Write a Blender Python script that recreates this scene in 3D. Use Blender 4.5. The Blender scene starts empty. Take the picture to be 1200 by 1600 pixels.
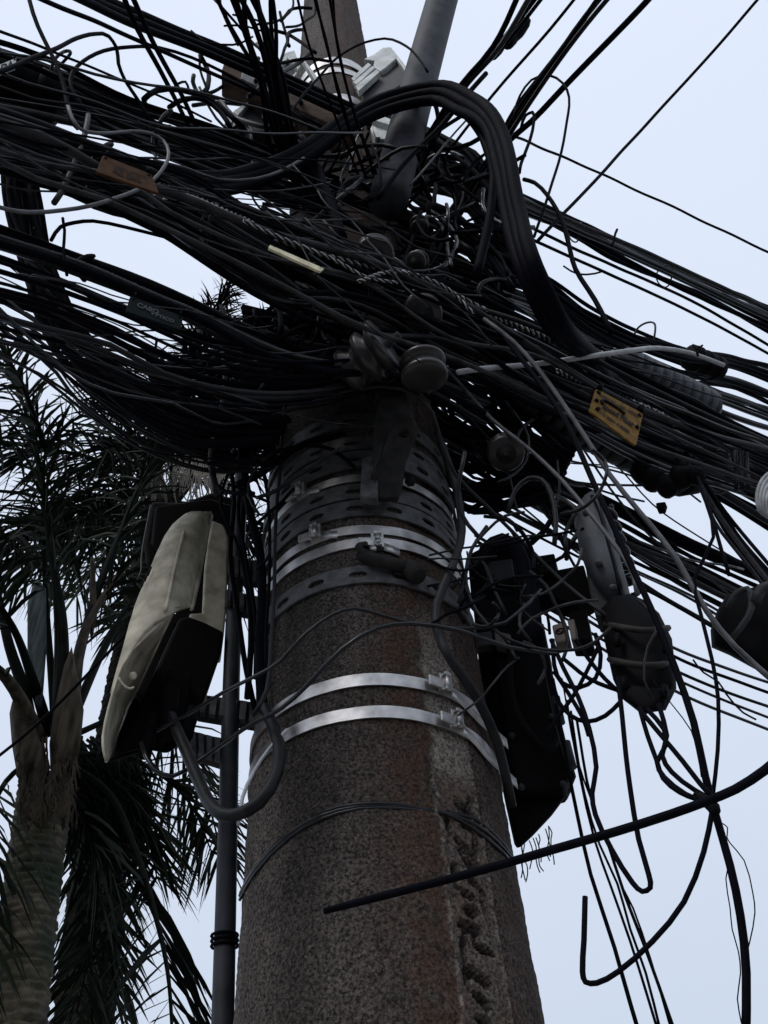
import bpy, bmesh, math, random
import numpy as np
from mathutils import Vector, Matrix
from mathutils.geometry import tessellate_polygon

# ------------------------------------------------------------------ camera, sky, sun, exposure
SC = bpy.context.scene
COL = SC.collection
CAM_H = 1.6
F = 1450.0                                    # focal length in photo pixels (1200 x 1600)
zc = np.array([-115.0, 1348.0, -F]); zc /= np.linalg.norm(zc)
yc = np.array([0, 0, -1.0]); yc = yc - yc.dot(zc) * zc; yc /= np.linalg.norm(yc)
xc = np.cross(yc, zc)
RM = np.array([xc, yc, zc])                   # camera axes -> world axes
EYE = np.array([0.0, 0.0, CAM_H])

cam_data = bpy.data.cameras.new('camera')
cam_data.sensor_fit = 'VERTICAL'; cam_data.sensor_height = 36.0; cam_data.sensor_width = 27.0
cam_data.lens = 36.0 * F / 1600.0
cam_data.clip_start = 0.02; cam_data.clip_end = 1000.0
cam = bpy.data.objects.new('camera', cam_data); COL.objects.link(cam)
M = Matrix([list(RM[i]) + [EYE[i]] for i in range(3)] + [[0, 0, 0, 1]])
cam.matrix_world = M
SC.camera = cam

SUN_EL, SUN_AZ = math.radians(50), math.radians(215)      # from behind and left of the camera
world = bpy.data.worlds.new('World'); SC.world = world; world.use_nodes = True
nt = world.node_tree; nt.nodes.clear()
def wn(t, **k):
    n = nt.nodes.new(t)
    for a, b in k.items(): setattr(n, a, b)
    return n
sky = wn('ShaderNodeTexSky', sky_type='NISHITA', sun_disc=False, sun_elevation=SUN_EL, sun_rotation=SUN_AZ)
bg1 = wn('ShaderNodeBackground'); bg1.inputs[1].default_value = 0.05
nt.links.new(sky.outputs[0], bg1.inputs[0])
tc = wn('ShaderNodeTexCoord'); sep = wn('ShaderNodeSeparateXYZ'); nt.links.new(tc.outputs['Generated'], sep.inputs[0])
ramp = wn('ShaderNodeValToRGB')
ramp.color_ramp.elements[0].position = 0.0; ramp.color_ramp.elements[0].color = (0.53, 0.612, 0.735, 1)
ramp.color_ramp.elements[1].position = 1.0; ramp.color_ramp.elements[1].color = (0.755, 0.832, 0.98, 1)
nz = wn('ShaderNodeTexNoise'); nz.inputs['Scale'].default_value = 1.7; nz.inputs['Detail'].default_value = 5
nt.links.new(tc.outputs['Generated'], nz.inputs['Vector'])
mad = wn('ShaderNodeMath', operation='MULTIPLY_ADD'); mad.inputs[1].default_value = 0.34
off = wn('ShaderNodeMath', operation='SUBTRACT'); off.inputs[1].default_value = 0.17
nt.links.new(nz.outputs[0], mad.inputs[0]); nt.links.new(sep.outputs['Z'], mad.inputs[2])
nt.links.new(mad.outputs[0], off.inputs[0]); nt.links.new(off.outputs[0], ramp.inputs[0])
bg2 = wn('ShaderNodeBackground'); bg2.inputs[1].default_value = 1.0
nt.links.new(ramp.outputs[0], bg2.inputs[0])
addw = wn('ShaderNodeMixShader'); addw.inputs[0].default_value = 0.93
nt.links.new(bg1.outputs[0], addw.inputs[1]); nt.links.new(bg2.outputs[0], addw.inputs[2])
wo = wn('ShaderNodeOutputWorld'); nt.links.new(addw.outputs[0], wo.inputs[0])

sun_d = bpy.data.lights.new('sun', 'SUN'); sun_d.energy = 1.3; sun_d.angle = math.radians(25); sun_d.color = (1, 0.97, 0.92)
sun = bpy.data.objects.new('sun', sun_d); COL.objects.link(sun)
sd = Vector((math.sin(SUN_AZ) * math.cos(SUN_EL), math.cos(SUN_AZ) * math.cos(SUN_EL), math.sin(SUN_EL)))
sun.rotation_euler = sd.to_track_quat('Z', 'Y').to_euler(); sun.location = (0, 0, 30)

SC.view_settings.view_transform = 'Standard'; SC.view_settings.look = 'None'
SC.view_settings.exposure = 0.14; SC.view_settings.gamma = 1.0; SC.view_settings.use_curve_mapping = False
SC.render.engine = 'CYCLES'
SC.cycles.max_bounces = 5; SC.cycles.diffuse_bounces = 3; SC.cycles.glossy_bounces = 2

rnd = random.Random(7)
nrs = np.random.RandomState(11)

# ------------------------------------------------------------------ where a photo pixel's sight line goes
def ray(u, v):
    c = np.array([u - 600.0, 800.0 - v, -F]); c /= np.linalg.norm(c)
    return RM @ c
def at(u, v, D):                              # point at horizontal distance D from the camera
    r = ray(u, v); return EYE + r * (D / math.hypot(r[0], r[1]))
r_ = ray(607, 1600); AX = r_[:2] / np.hypot(*r_[:2]) * 1.3      # pole axis
FRONT = math.atan2(-AX[1], -AX[0])            # azimuth of the pole's side that faces the camera
POLE_TOP = 9.0
def prad(z): return 0.226 - 0.0140 * z
def pole_pt(u, v, lift=0.0):                  # where the sight line meets the pole's skin (or passes closest)
    r = ray(u, v); t = 1.0; best = None
    for t in np.arange(0.6, 9, 0.01):
        p = EYE + r * t; g = math.hypot(p[0] - AX[0], p[1] - AX[1]) - prad(p[2]) - lift
        if best is None or g < best[0]: best = (g, p)
        if g <= 0: return p
    return best[1]
def pang(p): return math.atan2(p[1] - AX[1], p[0] - AX[0])
RUN = math.radians(33)                        # the street run's heading
RD = np.array([math.cos(RUN), math.sin(RUN), 0.0]); RN = np.array([math.sin(RUN), -math.cos(RUN), 0.0])
def run_pt(u, v, s):                          # on the vertical plane through the pole along the street, s metres toward the camera
    r = ray(u, v); P0 = np.array([AX[0], AX[1], 0.0]) + RN * s
    t = (P0 - EYE).dot(RN) / r.dot(RN)
    return EYE + r * min(max(t, 0.3), 14.0)
def at_h(u, v, h):                            # on the horizontal plane h metres above the camera
    r = ray(u, v); return EYE + r * (h / r[2])
def px_size(p): return float(-(RM.T @ (p - EYE))[2]) / F      # metres per photo pixel at p

# ------------------------------------------------------------------ materials
def mat(name, col, rough=0.6, metal=0.0, scale=40.0, var=0.35, bump=0.15, col2=None, spec=0.5, detail=4, stretch=None):
    m = bpy.data.materials.new(name); m.use_nodes = True
    n = m.node_tree; b = n.nodes['Principled BSDF']; L = n.links.new
    t = n.nodes.new('ShaderNodeTexCoord'); x = n.nodes.new('ShaderNodeTexNoise')
    x.inputs['Scale'].default_value = scale; x.inputs['Detail'].default_value = detail
    if stretch:
        mp = n.nodes.new('ShaderNodeMapping'); mp.inputs['Scale'].default_value = stretch; L(t.outputs['Object'], mp.inputs['Vector']); L(mp.outputs[0], x.inputs['Vector'])
    else: L(t.outputs['Object'], x.inputs['Vector'])
    r = n.nodes.new('ShaderNodeValToRGB'); L(x.outputs[0], r.inputs[0])
    c1 = tuple(max(0, c * (1 - var)) for c in col); c2 = col2 or tuple(min(1, c * (1 + var)) for c in col)
    r.color_ramp.elements[0].position = 0.3; r.color_ramp.elements[0].color = c1 + (1,)
    r.color_ramp.elements[1].position = 0.7; r.color_ramp.elements[1].color = tuple(c2) + (1,)
    L(r.outputs[0], b.inputs['Base Color'])
    b.inputs['Metallic'].default_value = metal; b.inputs['Specular IOR Level'].default_value = spec
    mr = n.nodes.new('ShaderNodeMapRange'); L(x.outputs[0], mr.inputs[0])
    mr.inputs[3].default_value = max(0.05, rough - 0.12); mr.inputs[4].default_value = min(1, rough + 0.15)
    L(mr.outputs[0], b.inputs['Roughness'])
    if bump:
        bp = n.nodes.new('ShaderNodeBump'); bp.inputs['Strength'].default_value = bump; bp.inputs['Distance'].default_value = 0.004
        L(x.outputs[0], bp.inputs['Height']); L(bp.outputs[0], b.inputs['Normal'])
    return m
MB = mat('black_cable', (0.0036, 0.0036, 0.0062), 0.66, spec=0.03, scale=60)
MB2 = mat('black_cable_glossy', (0.004, 0.004, 0.0062), 0.28, spec=0.4, scale=30)
MB3 = mat('dusty_cable', (0.0095, 0.009, 0.0105), 0.5, spec=0.2, var=0.6, scale=50)
MG = mat('grey_cable', (0.075, 0.074, 0.08), 0.5, spec=0.3, scale=40, var=0.5)
MFADE = mat('faded_and_highlight_cable', (0.032, 0.031, 0.033), 0.6, spec=0.15, scale=35, var=0.6)
MLG = mat('pale_cable', (0.36, 0.36, 0.37), 0.5, scale=40)
MW = mat('pale_plastic', (0.5, 0.52, 0.5), 0.5, scale=20)
MSTRAND = mat('weathered_strand', (0.36, 0.35, 0.34), 0.4, metal=0.7, scale=80)
MBOX = mat('black_plastic', (0.0045, 0.0043, 0.005), 0.65, spec=0.05, scale=18, bump=0.3)
MDG = mat('dark_grey_plastic', (0.028, 0.029, 0.032), 0.6, spec=0.3, scale=22, bump=0.3)
MGREY = mat('grey_plastic', (0.085, 0.09, 0.10), 0.6, spec=0.3, scale=26, var=0.4, bump=0.3, detail=8)
MBEIGE = mat('weathered_beige', (0.45, 0.405, 0.315), 0.8, spec=0.2, scale=26, var=0.42, bump=0.35, detail=8)
MSTEEL = mat('stainless_band', (0.50, 0.48, 0.47), 0.40, metal=0.9, scale=28, var=0.45, bump=0.25, detail=9)
MGALV = mat('galvanised_strap', (0.085, 0.083, 0.085), 0.6, metal=0.4, scale=50, var=0.6, bump=0.5)
MDARKST = mat('rusted_dark_steel', (0.020, 0.018, 0.017), 0.75, metal=0.0, spec=0.25, scale=45, var=0.6, bump=0.5)
MPIPE = mat('grey_pipe', (0.052, 0.052, 0.062), 0.65, spec=0.2, scale=20, var=0.55, bump=0.25, detail=9)
MCOND = mat('dark_conduit', (0.026, 0.0265, 0.032), 0.55, spec=0.25, scale=20, var=0.6, bump=0.25, detail=9)
MINS = mat('brown_porcelain', (0.022, 0.018, 0.018), 0.3, spec=0.4, scale=12, var=0.4, bump=0.1)
MTAG = mat('yellow_tag', (0.17, 0.092, 0.022), 0.7, spec=0.08, scale=60, var=0.4)
MTAG2 = mat('orange_tag', (0.065, 0.030, 0.014), 0.7, spec=0.06, scale=60, var=0.4)
MTAG3 = mat('green_tag', (0.006, 0.010, 0.011), 0.7, spec=0.04, scale=30, var=0.3)
MINK = mat('tag_ink', (0.010, 0.006, 0.005), 0.7, spec=0.1, scale=30, bump=0)
MRUSTBOX = mat('tan_box', (0.13, 0.10, 0.08), 0.65, scale=40, var=0.3, bump=0.3)
MLEAF = mat('palm_leaf', (0.011, 0.016, 0.009), 0.6, spec=0.08, scale=9, var=0.6, bump=0)
MLEAF2 = mat('dark_leaf', (0.0045, 0.006, 0.0045), 0.6, spec=0.03, scale=9, var=0.6, bump=0)
MDRY = mat('dry_fibre', (0.13, 0.115, 0.095), 0.8, scale=20, var=0.5, bump=0)
MSHEATH = mat('leaf_sheath', (0.034, 0.027, 0.019), 0.85, spec=0.15, scale=30, var=0.85, bump=1.0, detail=8, stretch=(1.6, 1.6, .25))
MSPATHE = mat('grey_green_bract', (0.045, 0.055, 0.055), 0.75, spec=0.15, scale=40, var=0.7, bump=0.6, detail=8, stretch=(1.8, 1.8, .15))

def concrete():
    m = bpy.data.materials.new('weathered_concrete'); m.use_nodes = True
    n = m.node_tree; b = n.nodes['Principled BSDF']; L = n.links.new; N = n.nodes.new
    t = N('ShaderNodeTexCoord')
    def noise(s, d, r=0.6):
        x = N('ShaderNodeTexNoise'); x.inputs['Scale'].default_value = s; x.inputs['Detail'].default_value = d; x.inputs['Roughness'].default_value = r
        L(t.outputs['Object'], x.inputs['Vector']); return x
    def rampn(x, e):
        r = N('ShaderNodeValToRGB'); L(x.outputs[0], r.inputs[0])
        r.color_ramp.elements[0].position, r.color_ramp.elements[1].position = e[0][0], e[1][0]
        r.color_ramp.elements[0].color = e[0][1] + (1,); r.color_ramp.elements[1].color = e[1][1] + (1,)
        return r
    def mix(mode, f, a, bb):
        q = N('ShaderNodeMix'); q.data_type = 'RGBA'; q.blend_type = mode
        if isinstance(f, float): q.inputs[0].default_value = f
        else: L(f, q.inputs[0])
        L(a, q.inputs[6]); L(bb, q.inputs[7]); return q.outputs[2]
    fine = noise(225, 6, 0.72); speck = noise(330, 3)
    mp = N('ShaderNodeMapping'); mp.inputs['Scale'].default_value = (9, 9, 1.6); L(t.outputs['Object'], mp.inputs['Vector'])
    big = noise(1, 8, 0.65); L(mp.outputs[0], big.inputs['Vector'])
    c = rampn(fine, ((0.41, (0.010, 0.0088, 0.0078)), (0.63, (0.165, 0.138, 0.122)))).outputs[0]
    c = mix('MULTIPLY', 0.75, c, rampn(big, ((0.38, (0.30, 0.27, 0.25)), (0.62, (1.25, 1.2, 1.18)))).outputs[0])
    c = mix('ADD', 0.6, c, rampn(speck, ((0.62, (0, 0, 0)), (0.72, (0.20, 0.185, 0.17)))).outputs[0])
    at_ = N('ShaderNodeAttribute'); at_.attribute_name = 'rust'
    rn = N('ShaderNodeMath'); rn.operation = 'MULTIPLY'; L(at_.outputs['Fac'], rn.inputs[0])
    nf = N('ShaderNodeMapRange'); nf.inputs[1].default_value = 0.35; nf.inputs[2].default_value = 0.6; L(noise(28, 6, 0.75).outputs[0], nf.inputs[0])
    L(nf.outputs[0], rn.inputs[1])
    rc = rampn(fine, ((0.35, (0.016, 0.008, 0.006)), (0.7, (0.125, 0.066, 0.043)))).outputs[0]
    c = mix('MIX', rn.outputs[0], c, rc)
    a2 = N('ShaderNodeAttribute'); a2.attribute_name = 'lime'
    c = mix('MIX', a2.outputs['Fac'], c, rampn(fine, ((0.40, (0.07, 0.06, 0.052)), (0.58, (0.42, 0.37, 0.32)))).outputs[0])
    L(c, b.inputs['Base Color']); b.inputs['Roughness'].default_value = 0.88; b.inputs['Specular IOR Level'].default_value = 0.25
    bp = N('ShaderNodeBump'); bp.inputs['Strength'].default_value = 0.9; bp.inputs['Distance'].default_value = 0.005
    L(fine.outputs[0], bp.inputs['Height']); L(bp.outputs[0], b.inputs['Normal'])
    return m
MCONC = concrete()

def trunk_mat():
    m = mat('palm_bark', (0.075, 0.062, 0.040), 0.85, scale=30, var=0.75, bump=0.7, detail=8)
    n = m.node_tree; L = n.links.new; b = n.nodes['Principled BSDF']
    src = b.inputs['Base Color'].links[0].from_socket
    x = n.nodes.new('ShaderNodeTexNoise'); x.inputs['Scale'].default_value = 5
    tcn = [q for q in n.nodes if q.type == 'TEX_COORD'][0]; L(tcn.outputs['Object'], x.inputs['Vector'])
    r = n.nodes.new('ShaderNodeMapRange'); r.inputs[1].default_value = 0.44; r.inputs[2].default_value = 0.60; L(x.outputs[0], r.inputs[0])
    q = n.nodes.new('ShaderNodeMix'); q.data_type = 'RGBA'; L(r.outputs[0], q.inputs[0]); L(src, q.inputs[6]); q.inputs[7].default_value = (0.016, 0.024, 0.010, 1)
    L(q.outputs[2], b.inputs['Base Color'])
    return m
MBARK = trunk_mat()

# ------------------------------------------------------------------ object helpers
BASE = {}
def obj(name, V, Fc, m, parent=None, label=None, cat=None, group=None, kind=None, smooth=True):
    V = np.asarray(V, float)
    if parent is None: o0 = V.mean(axis=0)
    else: o0 = BASE[parent.name]
    me = bpy.data.meshes.new(name); me.from_pydata((V - o0).tolist(), [], [tuple(f) for f in Fc]); me.update()
    if smooth: me.polygons.foreach_set('use_smooth', [True] * len(me.polygons))
    me.materials.append(m)
    o = bpy.data.objects.new(name, me); COL.objects.link(o)
    if parent is None: o.location = o0
    else: o.parent = parent
    BASE[o.name] = o0
    tag(o, label, cat, group, kind)
    return o
def tag(o, label=None, cat=None, group=None, kind=None):
    for k, v in (('label', label), ('category', cat), ('group', group), ('kind', kind)):
        if v: o[k] = v
def thing(name, p, label, cat, group=None):
    o = bpy.data.objects.new(name, None); COL.objects.link(o); o.location = tuple(p); o.empty_display_size = 0.05
    BASE[o.name] = np.asarray(p, float); tag(o, label, cat, group); return o
def bevel(o, w=0.004, seg=2):
    b = o.modifiers.new('bevel', 'BEVEL'); b.width = w; b.segments = seg; b.limit_method = 'ANGLE'; b.angle_limit = math.radians(40); return o
def flat(o):
    o.data.polygons.foreach_set('use_smooth', [False] * len(o.data.polygons)); return o

def spline(P, step):
    P = np.asarray(P, float)
    if len(P) == 2: P = np.array([P[0], (P[0] + P[1]) / 2, P[1]])
    Q = np.vstack([2 * P[0] - P[1], P, 2 * P[-1] - P[-2]]); out = []
    for i in range(1, len(Q) - 2):
        n = max(2, int(np.linalg.norm(Q[i + 1] - Q[i]) / step)); n = min(n, 220)
        a, b, c, d = Q[i - 1], Q[i], Q[i + 1], Q[i + 2]
        # centripetal parametrisation keeps uneven spacing from overshooting
        t0 = 0; t1 = max(1e-6, np.linalg.norm(b - a)) ** .5; t2 = t1 + max(1e-6, np.linalg.norm(c - b)) ** .5; t3 = t2 + max(1e-6, np.linalg.norm(d - c)) ** .5
        for t in np.linspace(t1, t2, n, endpoint=False):
            A1 = (t1 - t) / (t1 - t0) * a + (t - t0) / (t1 - t0) * b; A2 = (t2 - t) / (t2 - t1) * b + (t - t1) / (t2 - t1) * c; A3 = (t3 - t) / (t3 - t2) * c + (t - t2) / (t3 - t2) * d
            B1 = (t2 - t) / (t2 - t0) * A1 + (t - t0) / (t2 - t0) * A2; B2 = (t3 - t) / (t3 - t1) * A2 + (t - t1) / (t3 - t1) * A3
            out.append((t2 - t) / (t2 - t1) * B1 + (t - t1) / (t2 - t1) * B2)
    out.append(Q[-2]); return np.array(out)
def tube(C, R, n=8, cap=True):
    C = np.asarray(C, float); k = len(C); R = np.broadcast_to(np.asarray(R, float), (k,))
    T = np.gradient(C, axis=0); T /= np.linalg.norm(T, axis=1)[:, None] + 1e-12
    a = np.cross(T[0], [0, 0, 1.0]); 
    if np.linalg.norm(a) < 1e-3: a = np.cross(T[0], [1.0, 0, 0])
    a /= np.linalg.norm(a); V = []; ang = np.arange(n) * 2 * math.pi / n
    for i in range(k):
        a = a - a.dot(T[i]) * T[i]; a /= np.linalg.norm(a) + 1e-12; b = np.cross(T[i], a)
        V.append(C[i] + R[i] * (np.cos(ang)[:, None] * a + np.sin(ang)[:, None] * b))
    V = np.vstack(V); Fc = []
    for i in range(k - 1):
        for j in range(n):
            q = (j + 1) % n; Fc.append((i * n + j, i * n + q, (i + 1) * n + q, (i + 1) * n + j))
    if cap: Fc.append(tuple(range(n))[::-1]); Fc.append(tuple((k - 1) * n + j for j in range(n)))
    return V, Fc
def join(parts):
    V = []; Fc = []; o = 0
    for v, f in parts:
        V.append(np.asarray(v)); Fc += [tuple(i + o for i in q) for q in f]; o += len(v)
    return np.vstack(V), Fc
def wob(C, amp):
    k = len(C)
    if k < 4: return C
    x = np.linspace(0, 1, k); L = np.linalg.norm(np.diff(C, axis=0), axis=1).sum()
    w = np.zeros((k, 3))
    for _ in range(4):
        f = nrs.uniform(1, 7) * max(L, 0.4) * 1.2; w += np.sin(x[:, None] * f * 2 * math.pi / 2 + nrs.uniform(0, 6.28, (1, 3))) * nrs.uniform(0.2, 1, (1, 3))
    return C + w * amp * 0.5
def cable3(name, P, r, m=None, label=None, group=None, parent=None, wobble=0.002, taper=None, cat='cable', n=8, kind=None):
    C = wob(spline(P, 0.035), wobble)
    R = np.full(len(C), r)
    if taper: R = R * np.interp(np.linspace(0, 1, len(C)), [t[0] for t in taper], [t[1] for t in taper])
    V, Fc = tube(C, R, n)
    return obj(name, V, Fc, m or MB, parent, label, None if parent else cat, group, kind)
def width_r(P, w):                            # radius in metres for a width of w photo pixels
    s = sorted(px_size(np.asarray(p)) for p in P); return 0.5 * w * s[len(s) // 2]
def C(name, label, w, D, pts, m=None, group=None, wobble=0.0015, taper=None, cat='cable'):
    """A traced cable; D: one horizontal distance, (start, end), or one per point."""
    k = len(pts)
    Ds = [D] * k if not isinstance(D, (tuple, list)) else (list(np.linspace(D[0], D[1], k)) if len(D) == 2 else list(D))
    P = [at(u, v, d) for (u, v), d in zip(pts, Ds)]
    return cable3(name, P, width_r(P, w), m, label, group, wobble=wobble, taper=taper, cat=cat)
def CH(name, label, w, h, pts, m=None, group=None):
    P = [at_h(u, v, h) for u, v in pts]
    return cable3(name, P, width_r(P, w), m, label, group, wobble=.0008)
def R(name, label, w, s, pts, m=None, group=None, wobble=0.0015):
    k = len(pts); S = np.linspace(s[0], s[1], k) if isinstance(s, tuple) else [s] * k
    P = [run_pt(u, v, q) for (u, v), q in zip(pts, S)]
    return cable3(name, P, width_r(P, w), m, label, group, wobble=wobble)
def family(name, label, group, n, top, bot, wr, sr, mats=(MB, MB, MB, MB, MB2, MB3, MB3, MFADE), cross=0.15, jitter=3, D=None, H=None):
    for i in range(n):
        p0 = (i + rnd.uniform(0.1, 0.9)) / n; s = rnd.uniform(*sr); w = rnd.uniform(*wr); P = []; p = p0
        for (a, b) in zip(top, bot):
            p = min(1, max(0, p0 + rnd.uniform(-cross, cross)))
            u = a[0] + (b[0] - a[0]) * p + rnd.uniform(-jitter, jitter); v = a[1] + (b[1] - a[1]) * p + rnd.uniform(-jitter, jitter)
            P.append(run_pt(u, v, s) if D is None and H is None else (at(u, v, D + s) if H is None else at_h(u, v, H + s)))
        lb = ('uppermost ' if i == 0 else 'lowest ') + label if (i in (0, n - 1) and cross < .1 and H is None) else label
        cable3(name, P, width_r(P, w), rnd.choice(mats), lb, group, wobble=0.0018, n=7)

def slab(name, out, D, thick, m, parent=None, label=None, cat=None, group=None, holes=(), pillow=0.0, bev=0.003, push=None):
    """A solid with the given outline facing the camera side, at horizontal distance D, `thick` metres deep."""
    Df = D if callable(D) else (lambda u, v: D)
    loops = [list(out)] + [list(h) for h in holes]
    fl = [q for l in loops for q in l]
    tris = tessellate_polygon([[Vector((u, v, 0)) for u, v in l] for l in loops])
    c = np.mean(np.array(out, float), axis=0); d0 = push if push is not None else ray(*c) * [1, 1, 0]
    d0 = np.asarray(d0, float); d0 = d0 / np.linalg.norm(d0)
    A = [at(u, v, Df(u, v)) for u, v in fl]; B = [a + d0 * thick for a in A]; n = len(A)
    V = list(A) + list(B); Fc = []
    if pillow and not holes:
        rings = [list(range(n))]
        for sc_, dp in ((0.86, 0.6), (0.6, 0.9), (0.3, 1.0)):
            ids = []
            for u, v in out:
                uu, vv = c[0] + (u - c[0]) * sc_, c[1] + (v - c[1]) * sc_
                ids.append(len(V)); V.append(at(uu, vv, Df(uu, vv)) - d0 * pillow * dp)
            rings.append(ids)
        for a, b in zip(rings, rings[1:]):
            for i in range(n): Fc.append((a[i], a[(i + 1) % n], b[(i + 1) % n], b[i]))
        Fc.append(tuple(rings[-1]))
    else: Fc += [tuple(t) for t in tris]
    Fc += [tuple(n + i for i in t)[::-1] for t in tris]
    o = 0
    for l in loops:
        k = len(l)
        for i in range(k): a, b = o + i, o + (i + 1) % k; Fc.append((a, a + n, b + n, b))
        o += k
    ob = obj(name, V, Fc, m, parent, label, cat, group, smooth=bool(pillow))
    bm = bmesh.new(); bm.from_mesh(ob.data); bmesh.ops.recalc_face_normals(bm, faces=bm.faces); bm.to_mesh(ob.data); bm.free()
    if bev: bevel(ob, bev)
    return ob
def lathe(name, P0, axis, prof, m, parent=None, n=28, **k):
    axis = np.asarray(axis, float); axis /= np.linalg.norm(axis)
    a = np.cross(axis, [0.3, 0.2, 1.0]); a /= np.linalg.norm(a); b = np.cross(axis, a)
    V = []; Fc = []; ang = np.arange(n) * 2 * math.pi / n
    for r, z in prof: V.append(np.asarray(P0) + axis * z + r * (np.cos(ang)[:, None] * a + np.sin(ang)[:, None] * b))
    V = np.vstack(V)
    for i in range(len(prof) - 1):
        for j in range(n): q = (j + 1) % n; Fc.append((i * n + j, i * n + q, (i + 1) * n + q, (i + 1) * n + j))
    Fc.append(tuple(range(n))[::-1]); Fc.append(tuple((len(prof) - 1) * n + j for j in range(n)))
    return obj(name, V, Fc, m, parent, **k)
def boxat(p, ex, ey, ez):                     # box from centre and half-axes
    V = [p + sx * ex + sy * ey + sz * ez for sx in (-1, 1) for sy in (-1, 1) for sz in (-1, 1)]
    return V, [(0, 1, 3, 2), (4, 6, 7, 5), (0, 4, 5, 1), (2, 3, 7, 6), (0, 2, 6, 4), (1, 5, 7, 3)]

# ------------------------------------------------------------------ ground
V = [(-300, -300, 0), (300, -300, 0), (300, 300, 0), (-300, 300, 0)]
g = obj('ground', V, [(0, 1, 2, 3)], mat('asphalt', (0.05, 0.05, 0.05), 0.9, scale=3, var=0.3), kind='structure')

Vp = [(-14, -.9, .12), (14, -.9, .12), (14, 2.6, .12), (-14, 2.6, .12), (-14, -.9, 0), (14, -.9, 0), (14, 2.6, 0), (-14, 2.6, 0)]
obj('bounce_pavement', Vp, [(0, 1, 2, 3), (4, 5, 1, 0), (5, 6, 2, 1), (6, 7, 3, 2), (7, 4, 0, 3)], mat('bounce_concrete', (0.30, 0.29, 0.27), 0.9, scale=6, var=0.25), kind='structure', smooth=False)  # unseen pale pavement, added to bounce light up onto the undersides
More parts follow.
